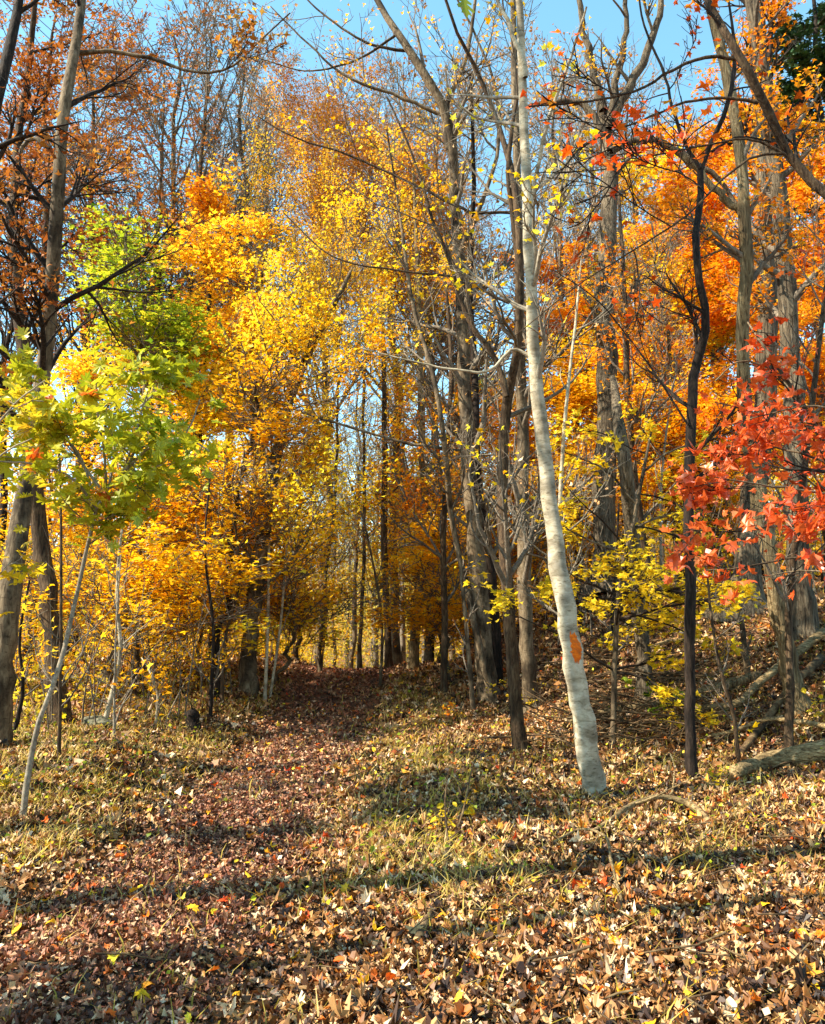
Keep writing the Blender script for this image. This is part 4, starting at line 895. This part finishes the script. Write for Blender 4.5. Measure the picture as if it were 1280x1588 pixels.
fallen('fallen_branch', 'thin curved pale branch in the near leaves below the arched one', 'branch', [(860, 1318), (900, 1312), (935, 1330), (950, 1370), (965, 1415)], 4, 4, 'deadwood', seed=5, group=GW, arch=[.02, .08, .12, .08, .02], twigs=3)
fallen('fallen_branch', 'straight thin stick near the bottom right corner', 'branch', [(1065, 1550), (1110, 1540), (1160, 1530), (1215, 1538)], 5, 3, 'deadtwig', seed=6, group=GW, twigs=2)
fallen('fallen_branch', 'brown stick lying among leaves at mid right', 'branch', [(1190, 1385), (1230, 1392), (1290, 1400)], 6, 5, 'deadtwig', seed=7, group=GW, twigs=2)
fallen('fallen_branch', 'thin root-like branch running left from the foot of the pale leaning tree', 'branch', [(940, 1245), (900, 1228), (860, 1208), (820, 1196), (760, 1190)], 9, 3, 'deadtwig', seed=8, group=GW, twigs=2, lift=.02)
fallen('fallen_branch', 'forked pale branch leaning up the bank toward the right edge', 'branch', [(1030, 1100), (1090, 1110), (1140, 1108), (1180, 1080), (1210, 1058), (1280, 1000)], 8, 14, 'deadwood', seed=9, group=GW, arch=[0, .03, .06, .12, .15, .1], twigs=3)
fallen('fallen_log', 'long mossy log lying behind the crooked trunk along the foot of the bank', 'log', [(880, 1128), (950, 1112), (1030, 1098), (1100, 1080), (1180, 1058)], 12, 17, 'bark_shag', seed=10, lift=.04)
fallen('fallen_branch', 'dark branch propped on the bank beside the slim bare pole', 'branch', [(1150, 1175), (1190, 1130), (1230, 1085), (1275, 1040)], 10, 14, 'deadtwig', seed=11, group=GW, arch=[0, .05, .08, .08], twigs=2)
fallen('fallen_branch', 'pale curved stick on the bank left of the snag foot', 'branch', [(945, 1075), (975, 1070), (1000, 1068), (1040, 1072)], 5, 4, 'deadwood', seed=12, group=GW)
fallen('fallen_branch', 'pale stick lying on the bank between snag and crooked trunk', 'branch', [(1010, 1012), (1040, 1004), (1070, 1003), (1100, 1004)], 6, 5, 'deadwood', seed=13, group=GW, arch=[.03, .05, .05, .03])
fallen('fallen_log', 'black broken trunk lying above the bank behind the crooked trunk', 'log', [(1030, 912), (1070, 926), (1110, 940), (1160, 955)], 12, 16, 'bark_dark', seed=14, Y=14.0, twigs=4)
fallen('fallen_branch', 'thin stick on the leaves of the middle distance near the slim stem', 'branch', [(650, 1070), (700, 1062), (760, 1056)], 4, 5, 'deadtwig', seed=15, group=GW, twigs=3)
fallen('fallen_branch', 'small brown stick lying on the path grass strip', 'branch', [(590, 1208), (608, 1211), (628, 1207)], 7, 6, 'deadtwig', seed=16, group=GW)
fallen('fallen_branch', 'thin dark stick at the foot of the pale oak sapling', 'branch', [(10, 1190), (50, 1205), (96, 1225)], 5, 3, 'deadtwig', seed=17, group=GW, twigs=2)

def brush():
    rng = np.random.default_rng(520); n = 230
    u = rng.uniform(868, 1110, n); v = rng.uniform(1010, 1165, n)
    c = np.array([px(a, b, 12.5) if False else ground_at(a, b, 7, 20) for a, b in zip(u[:140], v[:140])])
    idx = rng.integers(0, 140, n); c = c[idx] + rng.standard_normal((n, 3)) * [.35, .25, .0]
    c[:, 2] = H(c[:, 0], c[:, 1]) + rng.random(n) * .25 + .04
    K = 6; s = np.linspace(-.5, .5, K); L = rng.uniform(.4, 2.0, n); a = rng.normal(0.25, .6, n); tl = rng.normal(0, .22, n)
    b = rng.standard_normal(n) * .2
    P = np.stack([c[:, 0:1] + np.cos(a)[:, None] * L[:, None] * s, c[:, 1:2] + np.sin(a)[:, None] * L[:, None] * s, c[:, 2:3] + tl[:, None] * L[:, None] * s + b[:, None] * L[:, None] * (s ** 2 - .12)], -1)
    P[..., 2] = np.maximum(P[..., 2], H(P[..., 0], P[..., 1]) + .02)
    R = rng.uniform(.004, .016, n)[:, None] * (1.0 - .7 * (s + .5))
    P1, R1 = sprout(P, R, 450, rng, .2, 1, .45, (25, 60), .0, .15, 5, .6, .002)
    o = obj('brush_pile', mesh_from('brush_pile', [tubes(P, R, 6), tubes(P1, R1, 4)], [M['deadtwig']], True)); 
    tag(o, 'tangled pile of dead branches between the pale leaning trunk and the crooked one', 'brush pile', kind='stuff')
brush()

# black stump on the left bank
def stump():
    rng = np.random.default_rng(530); b = ground_at(300, 1134); r = .10
    K = 8; P = np.stack([rng.standard_normal(K) * .01, rng.standard_normal(K) * .01, np.linspace(-.08, .33, K)], 1)
    R = np.array([1.7, 1.4, 1.15, 1.0, .95, .95, .9, .15]) * r
    V, F = tubes(P[None], R[None], 14, rng, .09)
    t = thing('tree_stump', 'small black rotten stump on the left bank beside the path', 'stump', b)
    obj('stump_body', mesh_from('stump_body', [(V, F)], [M['bark_dark']], True), t)
    P2, R2 = sprout(P[None], R[None] * .4, 6, rng, .1, .9, .8, (50, 85), .02, .1, 5, .5, .006)
    obj('broken_roots', mesh_from('broken_roots', [tubes(P2, R2, 6)], [M['bark_dark']], True), t)
stump()
def stone(label, u, v, s, seed):
    rng = np.random.default_rng(seed); b = ground_at(u, v)
    import bmesh
    bm = bmesh.new(); bmesh.ops.create_icosphere(bm, subdivisions=4, radius=1)
    for q in bm.verts:
        p = np.array(q.co); k = 1 + .16 * sin(3 * p[0] + seed) * cos(2.6 * p[1]) + .08 * sin(7 * p[2] + 5 * p[0]) + .02 * rng.standard_normal()
        q.co = Vector(p * k * s)
    me = bpy.data.meshes.new('stone'); bm.to_mesh(me); bm.free(); me.materials.append(M['moss'])
    for f in me.polygons: f.use_smooth = True
    o = obj('stone', me, None, (b[0], b[1], b[2] + s[2] * .3)); tag(o, label, 'stone')
stone('pale mossy stone at the foot of the pale forked sapling', 152, 1130, np.array([.22, .14, .13]), 3)

# green sprigs and small seedlings
def seedling(label, u, v, hgt, n, size, mat, tm, seed, group='seedlings on the forest floor', Y=None):
    rng = np.random.default_rng(seed); b = ground_at(u, v)
    K = 6; m = 4
    P = np.zeros((m, K, 3)); s = np.linspace(0, 1, K)
    for i in range(m):
        d = rng.standard_normal(2) * .45
        P[i, :, 0] = d[0] * s ** 1.3 * hgt; P[i, :, 1] = d[1] * s ** 1.3 * hgt; P[i, :, 2] = s * hgt * rng.uniform(.7, 1) - .02
    R = np.full((m, K), .004) * (1.1 - s * .7)
    P1, R1 = sprout(P, R, 14, rng, .3, 1, .4, (30, 60), .03, .1, 4, .7, .0012)
    t = thing('seedling', label, 'seedling', b, group)
    obj('stems', mesh_from('stems', [tubes(P, R, 5), tubes(P1, R1, 3)], [M['twig']], True), t)
    pos = leaf_points(np.concatenate([P1]), n, rng, .3, .02)
    obj('leaves', mesh_from('leaves', [leaves(pos, size * rng.uniform(.7, 1.2, n), rng, tm, .45, .25)], [M[mat]]), t)
for a in [('green and orange leafed seedling in front of the brush pile', 1045, 1135, .75, 60, .10, 'darkgreen', OVAL, 1),
          ('yellow-green bush at the foot of the brown forked trunk', 835, 1108, .55, 90, .06, 'lime', OVAL, 2),
          ('yellow-green seedling left of the brown forked trunk', 775, 1098, .5, 70, .06, 'lime', OVAL, 3),
          ('small yellow plant at the foot of the crooked trunk', 1108, 1228, .28, 28, .06, 'lime', OVAL, 4),
          ('bright green spiky tuft on the grass strip', 690, 1290, .3, 40, .07, 'lime', OVAL, 5),
          ('orange-leaved seedling on the grass right of the path', 690, 1120, .3, 26, .08, 'orange', MAPLES, 6),
          ('green seedling beside the slim brown trunk foot', 705, 1068, .7, 60, .06, 'lime', OVAL, 7),
          ('light green seedling at the foot of the tall grey trunk', 60, 1130, 1.0, 90, .08, 'lime', OVAL, 8),
          ('low green plant at the left edge below the tall grey trunk', 20, 1225, .25, 30, .07, 'lime', MAPLES, 9),
          ('small green plant behind the slim bare pole', 1268, 1130, .5, 20, .08, 'lime', OVAL, 10),
          ('pale green sapling sprig on the dark bank', 1128, 1075, .4, 12, .09, 'lime', OVAL, 11),
          ('yellow-leaved sprig on the left bank by the mossy stone', 195, 1125, .4, 30, .06, 'gold', OVAL, 12)]:
    seedling(*a)

# a green oak leaf hanging into the top of the view on its twig
def hanging_leaf():
    rng = np.random.default_rng(77); top = px(712, -60, 2.4)
    t = thing('hanging_twig', 'green oak leaf hanging from a twig into the top edge of the view', 'twig', top)
    q = np.array([px(700, -240, 2.35), px(706, -150, 2.38), px(712, -60, 2.4), px(716, -14, 2.4)]) - top
    P = resample(q, 10)
    obj('stem', mesh_from('stem', [tubes(P[None], np.full((1, 10), .0016), 6)], [M['twig_dark']], True), t)
    v, f = OAK; V = v.copy(); V[:, 0] *= .075; V[:, 1] *= .085; V[:, 2] = .35 * np.abs(V[:, 0]) + 1.2 * V[:, 1] ** 2
    a = radians(18)
    W = np.stack([V[:, 0] * cos(a) + V[:, 2] * .5 + V[:, 1] * .15, V[:, 2] + V[:, 0] * .5, -V[:, 1]], 1) + (px(716, -14, 2.4) - top)
    obj('leaf', mesh_from('leaf', [(W, f, np.full(len(f), .25))], [M['green']]), t)
hanging_leaf()
